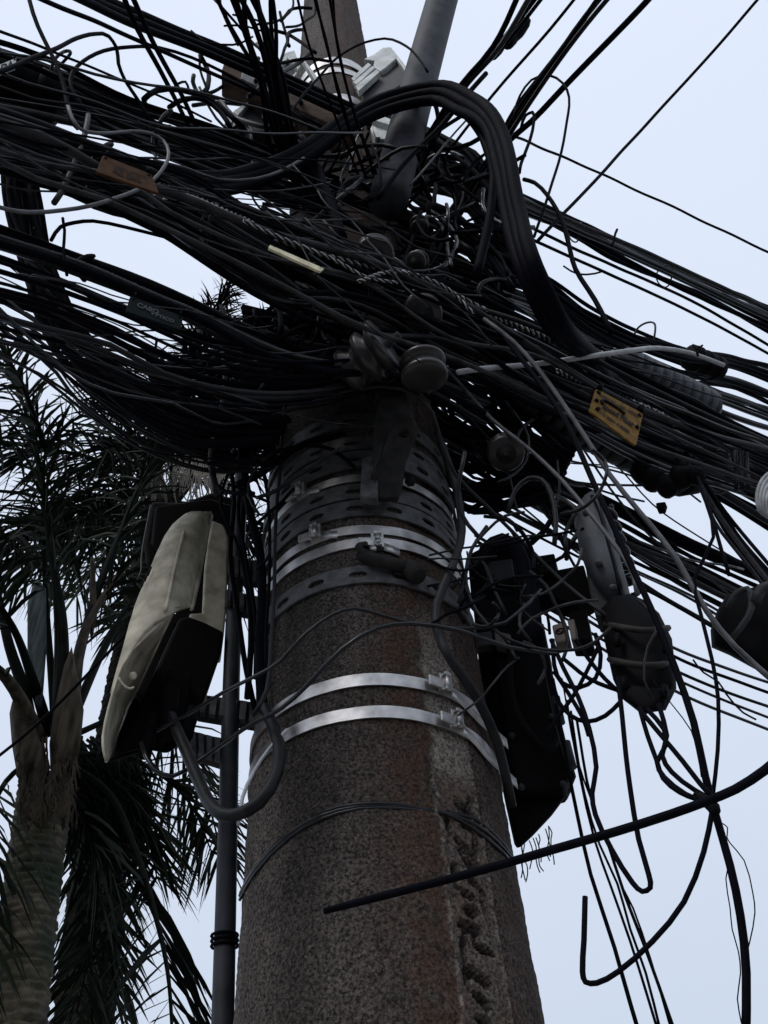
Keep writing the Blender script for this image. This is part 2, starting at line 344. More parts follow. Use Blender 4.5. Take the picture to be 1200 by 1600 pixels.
# ------------------------------------------------------------------ utility pole
def smooth_noise(x, y, seed):                 # value noise on a lattice
    rs = np.random.RandomState(seed); G = rs.rand(257, 257)
    xi = np.floor(x).astype(int); yi = np.floor(y).astype(int); fx = x - xi; fy = y - yi
    fx = fx * fx * (3 - 2 * fx); fy = fy * fy * (3 - 2 * fy)
    g = lambda a, b: G[a % 257, b % 257]
    return (g(xi, yi) * (1 - fx) + g(xi + 1, yi) * fx) * (1 - fy) + (g(xi, yi + 1) * (1 - fx) + g(xi + 1, yi + 1) * fx) * fy
STRIP0, STRIP1 = pang(pole_pt(708, 1450)), pang(pole_pt(772, 1450))
def build_pole():
    zs = np.concatenate([np.linspace(0, 1.9, 12, endpoint=False), np.linspace(1.9, 3.0, 420, endpoint=False), np.linspace(3.0, 6.6, 200, endpoint=False), np.linspace(6.6, POLE_TOP, 12)])
    front = FRONT + np.linspace(-1.75, 1.75, 300); back = FRONT + np.linspace(1.75, 2 * math.pi - 1.75, 26)[1:-1]
    ph = np.concatenate([front, back]); nP = len(ph)
    PH, Z = np.meshgrid(ph, zs)
    r = prad(Z)
    arc = PH * 0.2
    r = r + (smooth_noise(arc * 160 + 900, Z * 160 + 50, 1) - .5) * 0.0022 + (smooth_noise(arc * 40 + 900, Z * 40, 2) - .5) * 0.002
    # recessed vertical strip with worn cast marks
    q = (PH - STRIP0) / (STRIP1 - STRIP0)                        # 0..1 across the strip
    edge = (smooth_noise(Z * 45, Z * 0 + 3, 5) - .5) * 0.12
    zt = 2.62
    inside = 1 / (1 + np.exp(-(q - 0.0 + edge) * 40)) * 1 / (1 + np.exp((q - 1.0) * 60)) 
    low = 1 / (1 + np.exp((Z - (2.28 + edge * .2)) * 160))
    r = r - inside * 0.003
    pocket = np.zeros_like(q); rb_ = random.Random(4); zb = 1.86
    while zb < 2.25:                                             # worn slanting marks, each its own size and tilt
        for _ in range(rb_.choice((1, 1, 2))):
            qc, a_, b_, sl = rb_.uniform(.36, .66), rb_.uniform(.14, .32), rb_.uniform(.0045, .0085), rb_.uniform(-.045, -.012); zz = zb + rb_.uniform(-.006, .006)
            e_ = ((q - qc) / a_) ** 2 + ((Z - zz - sl * (q - qc) + (smooth_noise(q * 9 + 20, Z * 90, 41) - .5) * .007) / b_) ** 2
            pocket = np.maximum(pocket, np.clip((1.15 - e_) * 3.5, 0, 1))
        if rb_.random() < .4:                                    # an upright stroke joining two marks
            qc = rb_.choice((.2, .8)); e_ = ((q - qc) / .09) ** 2 + ((Z - zb) / .018) ** 2; pocket = np.maximum(pocket, np.clip((1.1 - e_) * 3.5, 0, 1))
        zb += rb_.uniform(.020, .032)
    lip = np.clip(4 * pocket * (1 - pocket), 0, 1)
    r = r - low * pocket * 0.016 + low * lip * 0.0025
    rim = np.exp(-((q + 0.02 + edge) / 0.05) ** 2) + 0.7 * np.exp(-((q - 1.0) / 0.035) ** 2)
    r = r + rim * low * (0.0015 + 0.004 * smooth_noise(arc * 200 + 900, Z * 130, 8))
    seam = np.exp(-((q - 1.07) / 0.03) ** 2); r = r - seam * 0.003
    V = np.stack([AX[0] + r * np.cos(PH), AX[1] + r * np.sin(PH), Z], axis=-1).reshape(-1, 3)
    idx = np.arange(len(V)).reshape(len(zs), nP); a = idx[:-1]; b = np.roll(idx, -1, 1)[:-1]; c = np.roll(idx, -1, 1)[1:]; d = idx[1:]
    Fc = np.stack([a, b, c, d], axis=-1).reshape(-1, 4).tolist(); Fc.append(idx[-1].tolist())
    base = np.array([AX[0], AX[1], 0.0])
    pole = thing('utility_pole', base, 'tall weathered grey concrete utility pole with rust streaks and cast marks', 'utility pole')
    o = obj('shaft', V, Fc, MCONC, pole)
    rust = 0.85 / (1 + np.exp(-(q + 1.3) * 4)) * smooth_noise(arc * 25 + 900, Z * 3, 29) + np.exp(-((q + 0.42) / 0.42) ** 2) * (0.45 + 0.9 * smooth_noise(arc * 60 + 900, Z * 4, 9)) + 0.8 * np.exp(-((q - 0.5) / 0.6) ** 2) * smooth_noise(arc * 80 + 900, Z * 30, 10) + 0.5 * (q > 1.1) * (q < 2.2) * smooth_noise(arc * 30 + 900, Z * 5, 19)
    lime = rim * low * 0.8 * smooth_noise(arc * 150 + 900, Z * 150, 12) + inside * (1 - low) * 0.75 * np.clip(1 - (Z - 2.45) / 0.15, 0, 1) + inside * low * (0.14 * (1 - pocket) + 0.6 * lip)
    for nm, A in (('rust', rust), ('lime', lime)):
        at_ = o.data.attributes.new(nm, 'FLOAT', 'POINT'); at_.data.foreach_set('value', np.clip(A, 0, 1).reshape(-1).astype(np.float32))
    return pole
POLE = build_pole()

# ------------------------------------------------------------------ bands and straps round the pole
def ring_band(name, u, v, wpx, label, group, m, tilt=0.0, roll=0.0, slots=None, t=0.0025, lift=0.001, buckle=None, arc=(-math.pi, math.pi)):
    p = pole_pt(u, v); h = p[2]; w = wpx * px_size(p) / max(0.35, math.cos(math.asin((p - EYE)[2] / np.linalg.norm(p - EYE))))
    n = 17 * 22; ph = FRONT + np.linspace(arc[0], arc[1], n, endpoint=abs(arc[1] - arc[0]) < 6.2)
    closed = abs(arc[1] - arc[0]) > 6.2; k = len(ph)
    rows = [0, 0.34, 0.68, 1.0] if slots else [0, 1.0]
    V = []
    side = np.sin(ph - FRONT)                 # + is to the right seen from the camera
    wv = nrs.uniform(-1, 1, 3)
    for layer in (0, 1):
        for q0 in rows:
            q = np.full(k, q0)
            if 0 < q0 < 1:
                for e, sc in ((4, .3), (5, .8), (12, .8), (13, .3)): q[np.arange(k) % 22 == e] = 0.51 + (q0 - 0.51) * sc
            z = h - q * w + roll * side * prad(h) + tilt * (1 - np.cos(ph - FRONT)) * prad(h) + 0.0015 * np.sin(3 * ph + wv[0])
            r = prad(z) + lift + (t if layer == 0 else 0) + 0.0012 * np.abs(np.sin(5 * ph + wv[1]))
            V.append(np.stack([AX[0] + r * np.cos(ph), AX[1] + r * np.sin(ph), z], axis=1))
    V = np.vstack(V); nr = len(rows); Fc = []
    ID = lambda l, q, i: (l * nr + q) * k + (i % k)
    pitch = 22
    solid = lambda q, i: not (slots and q == 1 and 4 <= (i % pitch) <= 12)
    lim = k if closed else k - 1
    for i in range(lim):
        for q in range(nr - 1):
            if solid(q, i):
                Fc.append((ID(0, q, i), ID(0, q, i + 1), ID(0, q + 1, i + 1), ID(0, q + 1, i)))
                Fc.append((ID(1, q, i), ID(1, q + 1, i), ID(1, q + 1, i + 1), ID(1, q, i + 1)))
            else:
                Fc.append((ID(0, q, i), ID(1, q, i), ID(1, q, i + 1), ID(0, q, i + 1))); Fc.append((ID(0, q + 1, i), ID(0, q + 1, i + 1), ID(1, q + 1, i + 1), ID(1, q + 1, i)))
                if solid(q, i - 1): Fc.append((ID(0, q, i), ID(0, q + 1, i), ID(1, q + 1, i), ID(1, q, i)))
                if solid(q, i + 1): Fc.append((ID(0, q, i + 1), ID(1, q, i + 1), ID(1, q + 1, i + 1), ID(0, q + 1, i + 1)))
        Fc.append((ID(0, 0, i), ID(1, 0, i), ID(1, 0, i + 1), ID(0, 0, i + 1))); Fc.append((ID(0, nr - 1, i), ID(0, nr - 1, i + 1), ID(1, nr - 1, i + 1), ID(1, nr - 1, i)))
    o = obj(name, V, Fc, m, None, label, 'band' if not slots else 'strap', group, smooth=False)
    if buckle is not None:
        b0 = pole_pt(*buckle); f = pang(b0); rr = prad(b0[2]) + lift + t
        rad = np.array([math.cos(f), math.sin(f), 0]); tan = np.array([-math.sin(f), math.cos(f), 0]); up = np.array([0, 0, 1.0])
        b0 = np.array([AX[0], AX[1], b0[2]]) + rad * rr
        parts = [boxat(b0 + rad * 0.004, rad * 0.005, tan * 0.011, up * w * 0.72)]
        for sgn in (-1, 1): parts.append(boxat(b0 + rad * 0.007 + up * sgn * w * 0.62, rad * 0.0085, tan * 0.0065, up * w * 0.14))
        parts.append(boxat(b0 + rad * 0.0075 - tan * 0.02 - up * w * 0.2, rad * 0.002, tan * 0.012, up * w * 0.42))
        tl = []; n_t = 8 if buckle[0] > 640 else 3
        for k_ in range(n_t):
            f_ = f + 0.05 + .075 * k_; r_t = rr + .002 + (.0025 * max(0, k_ - 3) ** 1.6); z_ = b0[2] - w * .35 - .004 * k_ ** 1.3
            tl.append([np.array([AX[0] + r_t * math.cos(f_), AX[1] + r_t * math.sin(f_), z_ + h_]) for h_ in (w * .42, -w * .42)])
        VT = [p_ for q_ in tl for p_ in q_]; tail = obj('loose_tail', VT, [(2 * k_, 2 * k_ + 1, 2 * k_ + 3, 2 * k_ + 2) for k_ in range(n_t - 1)], MSTEEL, o)
        sm = tail.modifiers.new('thickness', 'SOLIDIFY'); sm.thickness = 0.0012
        V2, F2 = join(parts); bevel(obj('buckle', V2, F2, MSTEEL, o, smooth=False), 0.0012)
        V3, F3 = tube([b0 + rad * 0.011 + up * w * 0.8, b0 + rad * 0.012 - up * w * 0.8], 0.0045, 10); obj('buckle_pin', V3, F3, MSTEEL, o)
    return o
BG = 'bands strapped round the pole'
ring_band('steel_band', 600, 1110, 18, 'lowest bright stainless steel band round the pole', BG, MSTEEL, tilt=-0.03, roll=-0.03, buckle=(706, 1132))
ring_band('steel_band', 590, 1056, 18, 'second bright stainless band from the bottom, just above the lowest one', BG, MSTEEL, tilt=-0.02, roll=0.0, buckle=(688, 1076))
ring_band('steel_band', 600, 848, 14, 'bright band with black cable clip hanging on its buckle', BG, MSTEEL, roll=0.02, buckle=(588, 856))
ring_band('steel_band', 590, 826, 13, 'uppermost bright band of the middle pair with buckle at left', BG, MSTEEL, roll=0.02, buckle=(497, 838))
ring_band('steel_band', 560, 745, 11, 'dull narrow stainless band with loose buckle among perforated straps', BG, MSTEEL, roll=0.05, buckle=(475, 772))
SG = 'perforated straps round the pole'
ring_band('perforated_strap', 590, 892, 26, 'lowest dark perforated strap, below the cable clip', SG, MGALV, slots=True, t=0.004)
ring_band('perforated_strap', 590, 790, 24, 'perforated strap directly above the middle pair of bright bands', SG, MGALV, slots=True, t=0.004)
ring_band('perforated_strap', 575, 763, 22, 'perforated strap under the narrow dull band', SG, MGALV, slots=True, t=0.004)
ring_band('perforated_strap', 560, 714, 24, 'perforated strap just above the narrow dull band', SG, MGALV, slots=True, roll=0.06, t=0.005, lift=0.004)
ring_band('perforated_strap', 550, 690, 20, 'perforated strap level with the foot of the steel bracket', SG, MGALV, slots=True, roll=0.04, t=0.004)
ring_band('perforated_strap', 550, 652, 20, 'uppermost visible perforated strap behind the steel bracket', SG, MGALV, slots=True, roll=0.03, t=0.004)
ring_band('steel_band', 517, 92, 11, 'bright band high on the pole beside the pale boxes', BG, MSTEEL)
ring_band('steel_band', 520, 108, 8, 'bright band high on the pole, just under the topmost one', BG, MSTEEL)
ring_band('steel_band', 520, 150, 10, 'bright band high on the pole, third from the top', BG, MSTEEL)

# dark bolted clip hanging on the band
cl = thing('cable_clip', pole_pt(610, 880), 'black bolted cable clip hanging on bright band across the pole', 'clip')
P = [pole_pt(565, 866, 0.012), pole_pt(590, 876, 0.022), pole_pt(612, 880, 0.022), pole_pt(633, 885, 0.022)]
obj('clip_body', *tube(spline(P, .01), 0.011, 10), MDARKST, cl)
p = pole_pt(642, 890, 0.022); obj('clip_knob', *tube([p + [-.012, 0, .012], p, p + [.012, -.004, -.022]], [0.010, 0.017, 0.014], 14), MDARKST, cl)
p = pole_pt(572, 860, 0.014); obj('clip_hook', *tube(spline([p + [0, 0, .014], p + [-.012, -.01, 0], p + [0, -.006, -.016]], .006), 0.006, 8), MDARKST, cl)
for (u, v) in ((590, 850), (583, 862)):
    p = pole_pt(u, v, 0.012); obj('bolt', *tube([p, p + np.array([math.cos(FRONT), math.sin(FRONT), 0]) * .01], 0.006, 6), MSTEEL, cl)

# ------------------------------------------------------------------ steel bracket with a hole, spool insulators
br = thing('steel_bracket', pole_pt(600, 760), 'rusty steel bracket with round hole standing off the pole front', 'bracket')
hole = [(630 + 9 * math.cos(a), 677 + 6.5 * math.sin(a)) for a in np.linspace(0, 2 * math.pi, 16, endpoint=False)]
slab('bracket_plate', [(575, 768), (578, 745), (598, 700), (617, 650), (630, 646), (645, 650), (654, 668), (646, 688), (634, 715), (628, 755), (622, 776), (590, 778)], lambda u, v: 1.02 + (v - 650) * 0.0005, 0.012, MDARKST, br, holes=[hole])
slab('bracket_arm', [(583, 740), (582, 680), (592, 620), (602, 588), (626, 590), (636, 618), (646, 652), (617, 650), (600, 695)], 1.045, 0.03, MDARKST, br)
slab('bracket_foot', [(562, 775), (566, 715), (592, 705), (590, 778)], 1.07, 0.02, MGALV, br)
p = pole_pt(641, 752, 0.02); obj('bolt', *tube([p, p - ray(641, 752) * .02], 0.011, 6), MDARKST, br)

def spool(u, v, wpx, D, axis, label, bolt=True, flanges=2):
    p = at(u, v, D); r = 0.5 * wpx * px_size(p)
    t = thing('spool_insulator', p, label, 'insulator', 'spool insulators on the pole')
    h = r * (1.0 if flanges == 2 else 1.5)
    if flanges == 2: prof = [(r * .3, -h * .6), (r * .88, -h * .58), (r, -h * .45), (r, -h * .3), (r * .82, -h * .2), (r * .66, 0), (r * .82, h * .2), (r, h * .3), (r, h * .45), (r * .88, h * .58), (r * .3, h * .6)]
    else: prof = [(r * .4, -h * .6), (r * .8, -h * .55), (r * .85, -h * .4), (r * .6, -h * .25), (r * .62, -h * .1), (r * .95, 0), (r * .98, h * .15), (r * .7, h * .22), (r * .75, h * .3), (r * 1.05, h * .42), (r * 1.05, h * .55), (r * .4, h * .6)]
    lathe('porcelain', p, axis, prof, MINS, t)
    if bolt:
        a = np.asarray(axis, float); a /= np.linalg.norm(a)
        obj('bolt', *tube([p - a * h * .95, p + a * h * .95], r * .16, 10), MDARKST, t)
        obj('nut', *tube([p - a * h * .78, p - a * h * .62], r * .38, 6), MDARKST, t)
        obj('washer', *tube([p - a * h * .64, p - a * h * .6], r * .55, 18), MDARKST, t)
up = np.array([0, 0, 1.0])
def tov(u, v): return -ray(u, v)
spool(585, 398, 62, 0.93, -tov(585, 398) * 1 + up * .5, 'brown spool insulator in the cable tangle left of the upper pair')
spool(660, 488, 62, 0.97, -tov(660, 480) + up * .35, 'round brown spool insulator with hexagonal nut facing the street')
spool(652, 408, 34, 0.98, -tov(652, 400) + np.array([.5, 0, .3]), 'small brown spool insulator with hooked wire, below the grey pipe')
spool(655, 352, 30, 1.0, up + 0.3 * tov(650, 360), 'smallest spool insulator, topmost below the pipe end')
spool(662, 577, 74, 0.92, up * .9 + tov(660, 570) * .25, 'double flanged spool insulator right of the steel bracket', bolt=False)
spool(572, 562, 92, 0.92, RM @ np.array([.75, .5, .25]), 'tilted three skirted insulator left of the steel bracket top', bolt=True, flanges=3)
spool(790, 706, 58, 1.14, -tov(785, 700) + up * .4, 'spool insulator in shade right of the pole by the grey cable')

# ------------------------------------------------------------------ grey pipe (lamp arm) and conduit beside the pole
pp = thing('lamp_arm_pipe', at(625, 250, 1.0), 'thick grey metal pipe rising to the upper right from the tangle', 'pipe')
P = [at(606, 318, 1.03), at(628, 232, 1.0), at(655, 130, 0.96), at(690, 2, 0.92), at(722, -110, 0.88)]
obj('pipe', *tube(spline(P, .06), width_r(P, 55), 24), MPIPE, pp)
P2 = [at(638, 196, .995), at(641, 184, .99)]
obj('pipe_joint', *tube(P2, width_r(P2, 57), 24), MPIPE, pp)
cd = thing('conduit', at(347, 1650, 1.34), 'slim grey vertical conduit pipe tied along the left of the pole', 'pipe')
P = [at(346, 1680, 1.34), at(348, 1600, 1.34), at(355, 1330, 1.35), at(363, 1020, 1.37), at(371, 860, 1.38), at(380, 700, 1.4)]
obj('pipe', *tube(spline(P, .05), width_r(P, 26), 20), MCOND, cd)
for v0 in (1462, 1470, 1478):
    c0 = at(351, v0, 1.345); ringp = [c0 + 0.0185 * np.array([math.cos(a), math.sin(a), 0.12 * math.sin(a)]) for a in np.linspace(0, 2 * math.pi, 20)]
    obj('tie_wire', *tube(ringp, 0.0022, 6), MB, cd)

# ------------------------------------------------------------------ beige junction box at the left, hanging open
jb = thing('junction_box', at(260, 1180, 1.2), 'weathered beige plastic junction box with cover hanging ajar, left of the pole', 'junction box')
rows = [(801, 300, 331), (805, 290, 331), (812, 281, 330), (822, 270, 328), (838, 259, 324), (868, 245, 318), (890, 236, 314), (912, 227, 310), (930, 219, 306), (948, 212, 302), (951, 211, 283), (959, 209, 270), (966, 207, 258), (974, 204, 242), (990, 200, 226), (1016, 193, 209), (1040, 186, 194), (1062, 180, 185), (1085, 174, 177)]
NC = 10; V = []
for v, a, b in rows:
    for k in range(NC):
        f = k / (NC - 1); u = a + (b - a) * f; g = (u - a) / max(40.0, (331 - (v - 800) * .19) - a)
        V.append(at(u, v, 1.235 - .055 * math.sin(math.pi * min(1, .05 + g * .8)) + .03 * g + (.012 if g > .82 else 0) - (v - 800) * .00012 + .03 * max(0, 1 - (v - 800) / 30)))
Fc = [(r * NC + k, r * NC + k + 1, (r + 1) * NC + k + 1, (r + 1) * NC + k) for r in range(len(rows) - 1) for k in range(NC - 1)]
cv = obj('cover', V, Fc, MBEIGE, jb); sm = cv.modifiers.new('thickness', 'SOLIDIFY'); sm.thickness = 0.006; sm.offset = 0
slab('cover_rim', [(322, 799), (331, 801), (324, 842), (303, 948), (297, 949), (314, 872), (318, 836)], lambda u, v: 1.235 + (u - 300) * 0.0006 - (v - 800) * 0.00012, 0.012, MBEIGE, jb, bev=0.003)
obj('cover_rib', *tube(spline([at(288, 830, 1.186), at(275, 880, 1.18), at(262, 940, 1.172), at(258, 955, 1.17)], .02), .003, 6), MBEIGE, jb)
under = [(268, 958), (258, 966), (240, 974), (225, 990), (208, 1016), (192, 1040), (184, 1060), (176, 1082), (168, 1115), (161, 1160), (163, 1175), (166, 1188), (200, 1105), (235, 1030)]
def ud(u, v):                                 # the underside slopes back from the cover's lower lip
    vc = np.interp(u, [161, 163, 168, 176, 184, 192, 208, 225, 240, 258, 268], [1160, 1140, 1115, 1082, 1060, 1040, 1016, 990, 974, 966, 958]); return 1.18 + .0032 * max(0, v - vc)
slab('cover_underside', under, ud, 0.006, MBEIGE, jb, bev=0.001)
for k in range(3): obj('vent_slit', *tube([at(236 - 5 * k, 886 + 9 * k, 1.2), at(231 - 5 * k, 899 + 9 * k, 1.2)], .0018, 5), MINK, jb)
obj('cover_edge', *tube(spline([at(270, 957, ud(266, 962)), at(236, 1030, ud(236, 1030)), at(200, 1105, ud(200, 1105)), at(166, 1190, ud(166, 1188))], .02), 0.0026, 6), MBEIGE, jb)
obj('cover_edge', *tube(spline([at(184, 1058, 1.19), at(170, 1105, 1.18), at(161, 1150, 1.175), at(162, 1172, 1.17), at(166, 1188, 1.17)], .02), 0.0022, 6), MBEIGE, jb)
obj('lip_line', *tube(spline([at(185, 1058, 1.175), at(192, 1069, 1.18), at(202, 1076, 1.185), at(209, 1074, 1.187)], .01), .0018, 6), MBEIGE, jb)
p = at(207, 1056, 1.195); lathe('screw', p, tov(207, 1056) + np.array([.9, 0, 0]), [(0.006, -.004), (0.006, 0.003), (0.004, 0.005)], MBEIGE, jb, n=14)
slab('body', [(331, 812), (350, 820), (357, 838), (357, 860), (354, 950), (350, 992), (325, 985), (296, 970), (296, 958), (316, 957), (318, 920), (320, 880), (326, 840)], lambda u, v: 1.36 + (v - 800) * 0.0001, 0.09, MBEIGE, jb, bev=0.004)
slab('dark_gap_sheet', [(268, 957), (302, 962), (296, 1040), (222, 1172), (170, 1188), (200, 1108), (236, 1032)], 1.41, .01, MBOX, jb)  # added black sheet, puts the darkness under the open cover into colour
slab('dark_gap_fill', [(300, 850), (340, 820), (345, 985), (270, 975), (282, 930)], 1.40, 0.03, MBOX, jb)  # black slab closing the gap, its darkness is put into the colour
slab('body_base', [(296, 964), (318, 972), (350, 988), (346, 1020), (322, 1090), (300, 1150), (262, 1178), (222, 1170), (182, 1180), (215, 1110), (250, 1030), (280, 966)], 1.35, 0.06, MBOX, jb, bev=0.006, push=ray(270, 1080))
slab('gland_plate', [(262, 1040), (300, 1050), (290, 1125), (255, 1150), (240, 1120)], 1.31, 0.05, MBOX, jb)
for (a, b, c_) in (((268, 1075), (262, 1150), 26), ((240, 1120), (226, 1180), 20), ((300, 1110), (290, 1150), 22)):
    P = [at(*a, 1.29), at(*b, 1.27)]; obj('cable_gland', *tube(P, width_r(P, c_), 14), MBOX, jb)
bb = thing('backing_box', at(300, 900, 1.5), 'flat black box mounted behind the beige junction box', 'equipment case')
slab('case', [(236, 784), (285, 786), (330, 770), (372, 780), (378, 850), (370, 905), (340, 900), (300, 900), (255, 905), (228, 880), (224, 850)], 1.5, .08, MBOX, bb, bev=.008, push=ray(300, 850))
slab('lid', [(242, 792), (330, 780), (362, 790), (358, 860), (250, 870), (236, 850)], 1.48, .03, MBOX, bb, bev=.005, push=ray(300, 850))
# ribbed crossarm brackets that carry it
for k, (o, lab) in enumerate(((((356, 866), (412, 878), (412, 906), (356, 894)), 'short ribbed steel crossarm, upper of the two behind the beige box'), (((352, 920), (415, 934), (415, 958), (352, 944)), 'short ribbed steel crossarm, middle one behind the beige box'), (((312, 1084), (405, 1098), (402, 1128), (308, 1112)), 'ribbed steel crossarm below the beige box, upper of the low pair'), (((295, 1140), (372, 1160), (372, 1196), (296, 1172)), 'ribbed steel crossarm below the beige box, lowest of all'))):
    t = thing('crossarm', at(o[0][0], o[0][1], 1.36), lab, 'bracket', 'ribbed crossarms behind the beige box')
    slab('channel', o, 1.36, 0.03, MDARKST, t)
    n = 6
    for i in range(n):
        f0, f1 = (i + .15) / n, (i + .8) / n; L_ = lambda a, b, f: (a[0] + (b[0] - a[0]) * f, a[1] + (b[1] - a[1]) * f)
        slab('rib', [L_(o[0], o[1], f0), L_(o[0], o[1], f1), L_(o[3], o[2], f1), L_(o[3], o[2], f0)], 1.352, 0.012, MGALV, t, bev=0.001)

# ------------------------------------------------------------------ boxes and closures at the right
gb = thing('splice_housing', at(960, 940, 1.25), 'dark grey domed plastic housing hanging upright at the right', 'splice box')
slab('dome', [(929, 766), (937, 766), (945, 792), (958, 842), (970, 895), (979, 925), (974, 937), (962, 939), (945, 925), (925, 903), (906, 862), (897, 816), (900, 795), (915, 774)], 1.22, 0.05, MGREY, gb, pillow=0.035, bev=0)
slab('flange', [(930, 762), (938, 763), (948, 800), (962, 850), (975, 895), (984, 928), (976, 932), (966, 896), (953, 850), (940, 800)], 1.19, 0.02, MGREY, gb)
slab('latch_hole', [(922, 773), (928, 773), (929, 782), (923, 782)], 1.175, 0.004, MBOX, gb, bev=0.0005)
slab('lower_shell', [(914, 882), (924, 900), (945, 926), (962, 942), (950, 962), (930, 962), (921, 925)], 1.24, 0.05, MDG, gb)
for q in ((915, 800), (935, 880), (958, 918)): lathe('screw', at(*q, 1.185), tov(*q), [(.006, -.01), (.006, .004), (.004, .006)], MGALV, gb, n=12)
obj('seam', *tube(spline([at(926, 776, 1.19), at(936, 800, 1.178), at(950, 850, 1.172), at(962, 895, 1.172), at(969, 928, 1.18)], .02), .002, 6), MBOX, gb)
P = [at(943 + 12 * math.cos(a) + a * 1.02, 790 + a * 2.9 + 8 * math.sin(a), 1.26 + 0.02 * math.sin(a)) for a in np.arange(0, 46, 0.35)]
obj('coiled_cable', *tube(P, 0.0055, 6), MB2, None, 'black coiled cable squeezed beside the dark grey housing', 'cable')
bc = thing('splice_closure', at(1000, 1115, 1.2), 'black wrapped splice closure hanging below the dark grey housing', 'splice closure')
slab('shell', [(938, 952), (958, 932), (985, 928), (1008, 938), (1030, 958), (1050, 998), (1055, 1040), (1057, 1076), (1040, 1110), (1018, 1113), (1005, 1118), (990, 1106), (972, 1092), (958, 1062), (944, 1000)], 1.16, 0.10, MBOX, bc, pillow=0.05, bev=0, push=ray(1000, 1030))
slab('end_cap', [(960, 1064), (1050, 1078), (1036, 1110), (1018, 1113), (1005, 1117), (988, 1104), (974, 1092)], 1.125, 0.03, MBOX, bc, pillow=0.02, bev=0, push=ray(1005, 1090))
for yy in (975, 1030): obj('band', *tube(spline([at(943 + (yy - 950) * .12, yy, 1.15), at(975, yy + 6, 1.105), at(1005, yy + 10, 1.10), at(1033, yy + 9, 1.115), at(1044, yy + 6, 1.15)], .02), .005, 6), MDARKST, bc)
for q in ((965, 1000), (1040, 1010), (975, 1068), (1038, 1080)): obj('latch', *tube([at(q[0], q[1] - 9, 1.11), at(q[0], q[1] + 9, 1.11)], .005, 6), MBOX, bc)
obj('clamp_wire', *tube(spline([at(995, 938, 1.11), at(1015, 955, 1.09), at(1025, 985, 1.08), at(1012, 1010, 1.08), at(1006, 1060, 1.08), at(1018, 1090, 1.09)], .02), 0.0018, 6), MB3, bc)
ar = thing('mounting_arm', at(830, 910, 1.3), 'flat black mounting arm between the pole and the grey housing', 'bracket')
slab('arm_plate', [(815, 885), (860, 892), (912, 882), (925, 930), (900, 945), (840, 926), (815, 925)], 1.3, 0.05, MBOX, ar)
slab('clamp_block', [(840, 868), (866, 864), (870, 892), (842, 896)], 1.28, 0.05, MBOX, ar)
slab('clamp_block', [(888, 955), (915, 950), (925, 1000), (892, 1000)], 1.28, 0.05, MBOX, ar)
tb = thing('tan_terminal_box', at(880, 1000, 1.2), 'small tan terminal box with round emblem beside the black closure', 'terminal box')
slab('case', [(862, 976), (884, 970), (891, 1000), (868, 1005)], 1.18, 0.03, MRUSTBOX, tb)
slab('side_cap', [(886, 968), (897, 966), (901, 998), (893, 1001)], 1.185, 0.03, MRUSTBOX, tb)
obj('emblem', *tube([at(875 + 7 * math.cos(a), 986 + 4 * math.sin(a) - 1.5 * math.cos(a), 1.179) for a in np.linspace(0, 6.283, 24)], 0.0009, 5), MINK, tb)
obj('emblem_bar', *tube([at(870, 988, 1.179), at(873, 985, 1.179), at(876, 988, 1.179), at(880, 984, 1.179)], 0.0008, 5), MINK, tb)
cb = thing('clamp_block', at(790, 900, 1.42), 'black bolted clamp block above the large black equipment case', 'bracket')
slab('block', [(730, 868), (765, 850), (830, 846), (848, 900), (842, 950), (738, 955)], 1.42, .08, MBOX, cb, push=ray(790, 900))
slab('face_plate', [(758, 878), (800, 872), (804, 902), (762, 908)], 1.39, .02, MDG, cb)
for q in ((745, 880), (815, 865), (820, 930)): obj('bolt', *tube([at(*q, 1.42), at(*q, 1.385)], .009, 6), MDARKST, cb)
db = thing('equipment_case', at(830, 1330, 1.35), 'large black equipment case bolted to the right side of the pole', 'equipment case')
slab('case', [(738, 940), (800, 930), (850, 975), (862, 1035), (871, 1100), (885, 1158), (901, 1214), (892, 1236), (862, 1276), (832, 1308), (806, 1332), (790, 1260), (770, 1160), (750, 1060)], 1.36, 0.16, MBOX, db, bev=0.01, push=ray(820, 1150))
slab('case_lid', [(770, 1000), (845, 1010), (866, 1120), (890, 1212), (880, 1232), (808, 1240), (790, 1150)], 1.335, 0.05, MBOX, db, bev=0.006)
slab('latch', [(772, 985), (798, 990), (796, 1012), (774, 1008)], 1.31, 0.02, MRUSTBOX, db)
slab('latch', [(742, 988), (768, 985), (772, 1006), (746, 1010)], 1.315, 0.02, MDG, db)
obj('handle', *tube(spline([at(800, 1005, 1.32), at(796, 1060, 1.30), at(805, 1110, 1.29), at(838, 1160, 1.29), at(855, 1172, 1.3), at(868, 1158, 1.31)], .02), 0.007, 8), MBOX, db)
for q in ((790, 1010), (846, 1018), (862, 1120), (800, 1150), (815, 1230), (880, 1225)): obj('screw', *tube([at(*q, 1.34), at(*q, 1.328)], .006, 8), MDG, db)
for a_, b_ in (((868, 1090), (876, 1130)), ((884, 1160), (894, 1200))): obj('hinge', *tube([at(*a_, 1.335), at(*b_, 1.335)], .008, 10), MDG, db)
hair = []
for i in range(10):
    u = rnd.uniform(812, 858); v = 1326 - (u - 812) * .75 + rnd.uniform(-2, 2); q = [(u, v)]
    for k in range(4): q.append((q[-1][0] + rnd.uniform(-3, 7), q[-1][1] + rnd.uniform(8, 17)))
    hair.append(tube(spline([at(a, b, 1.33) for a, b in q], .01), 0.0009, 4))
o = obj('root_fringe', *join(hair), MB3, None, 'sparse dry rootlets fringing the black case bottom', 'roots', kind='stuff')
rb = thing('clamped_closure', at(1160, 1040, 1.5), 'dark closure with a metal clip at the right picture edge', 'splice closure')
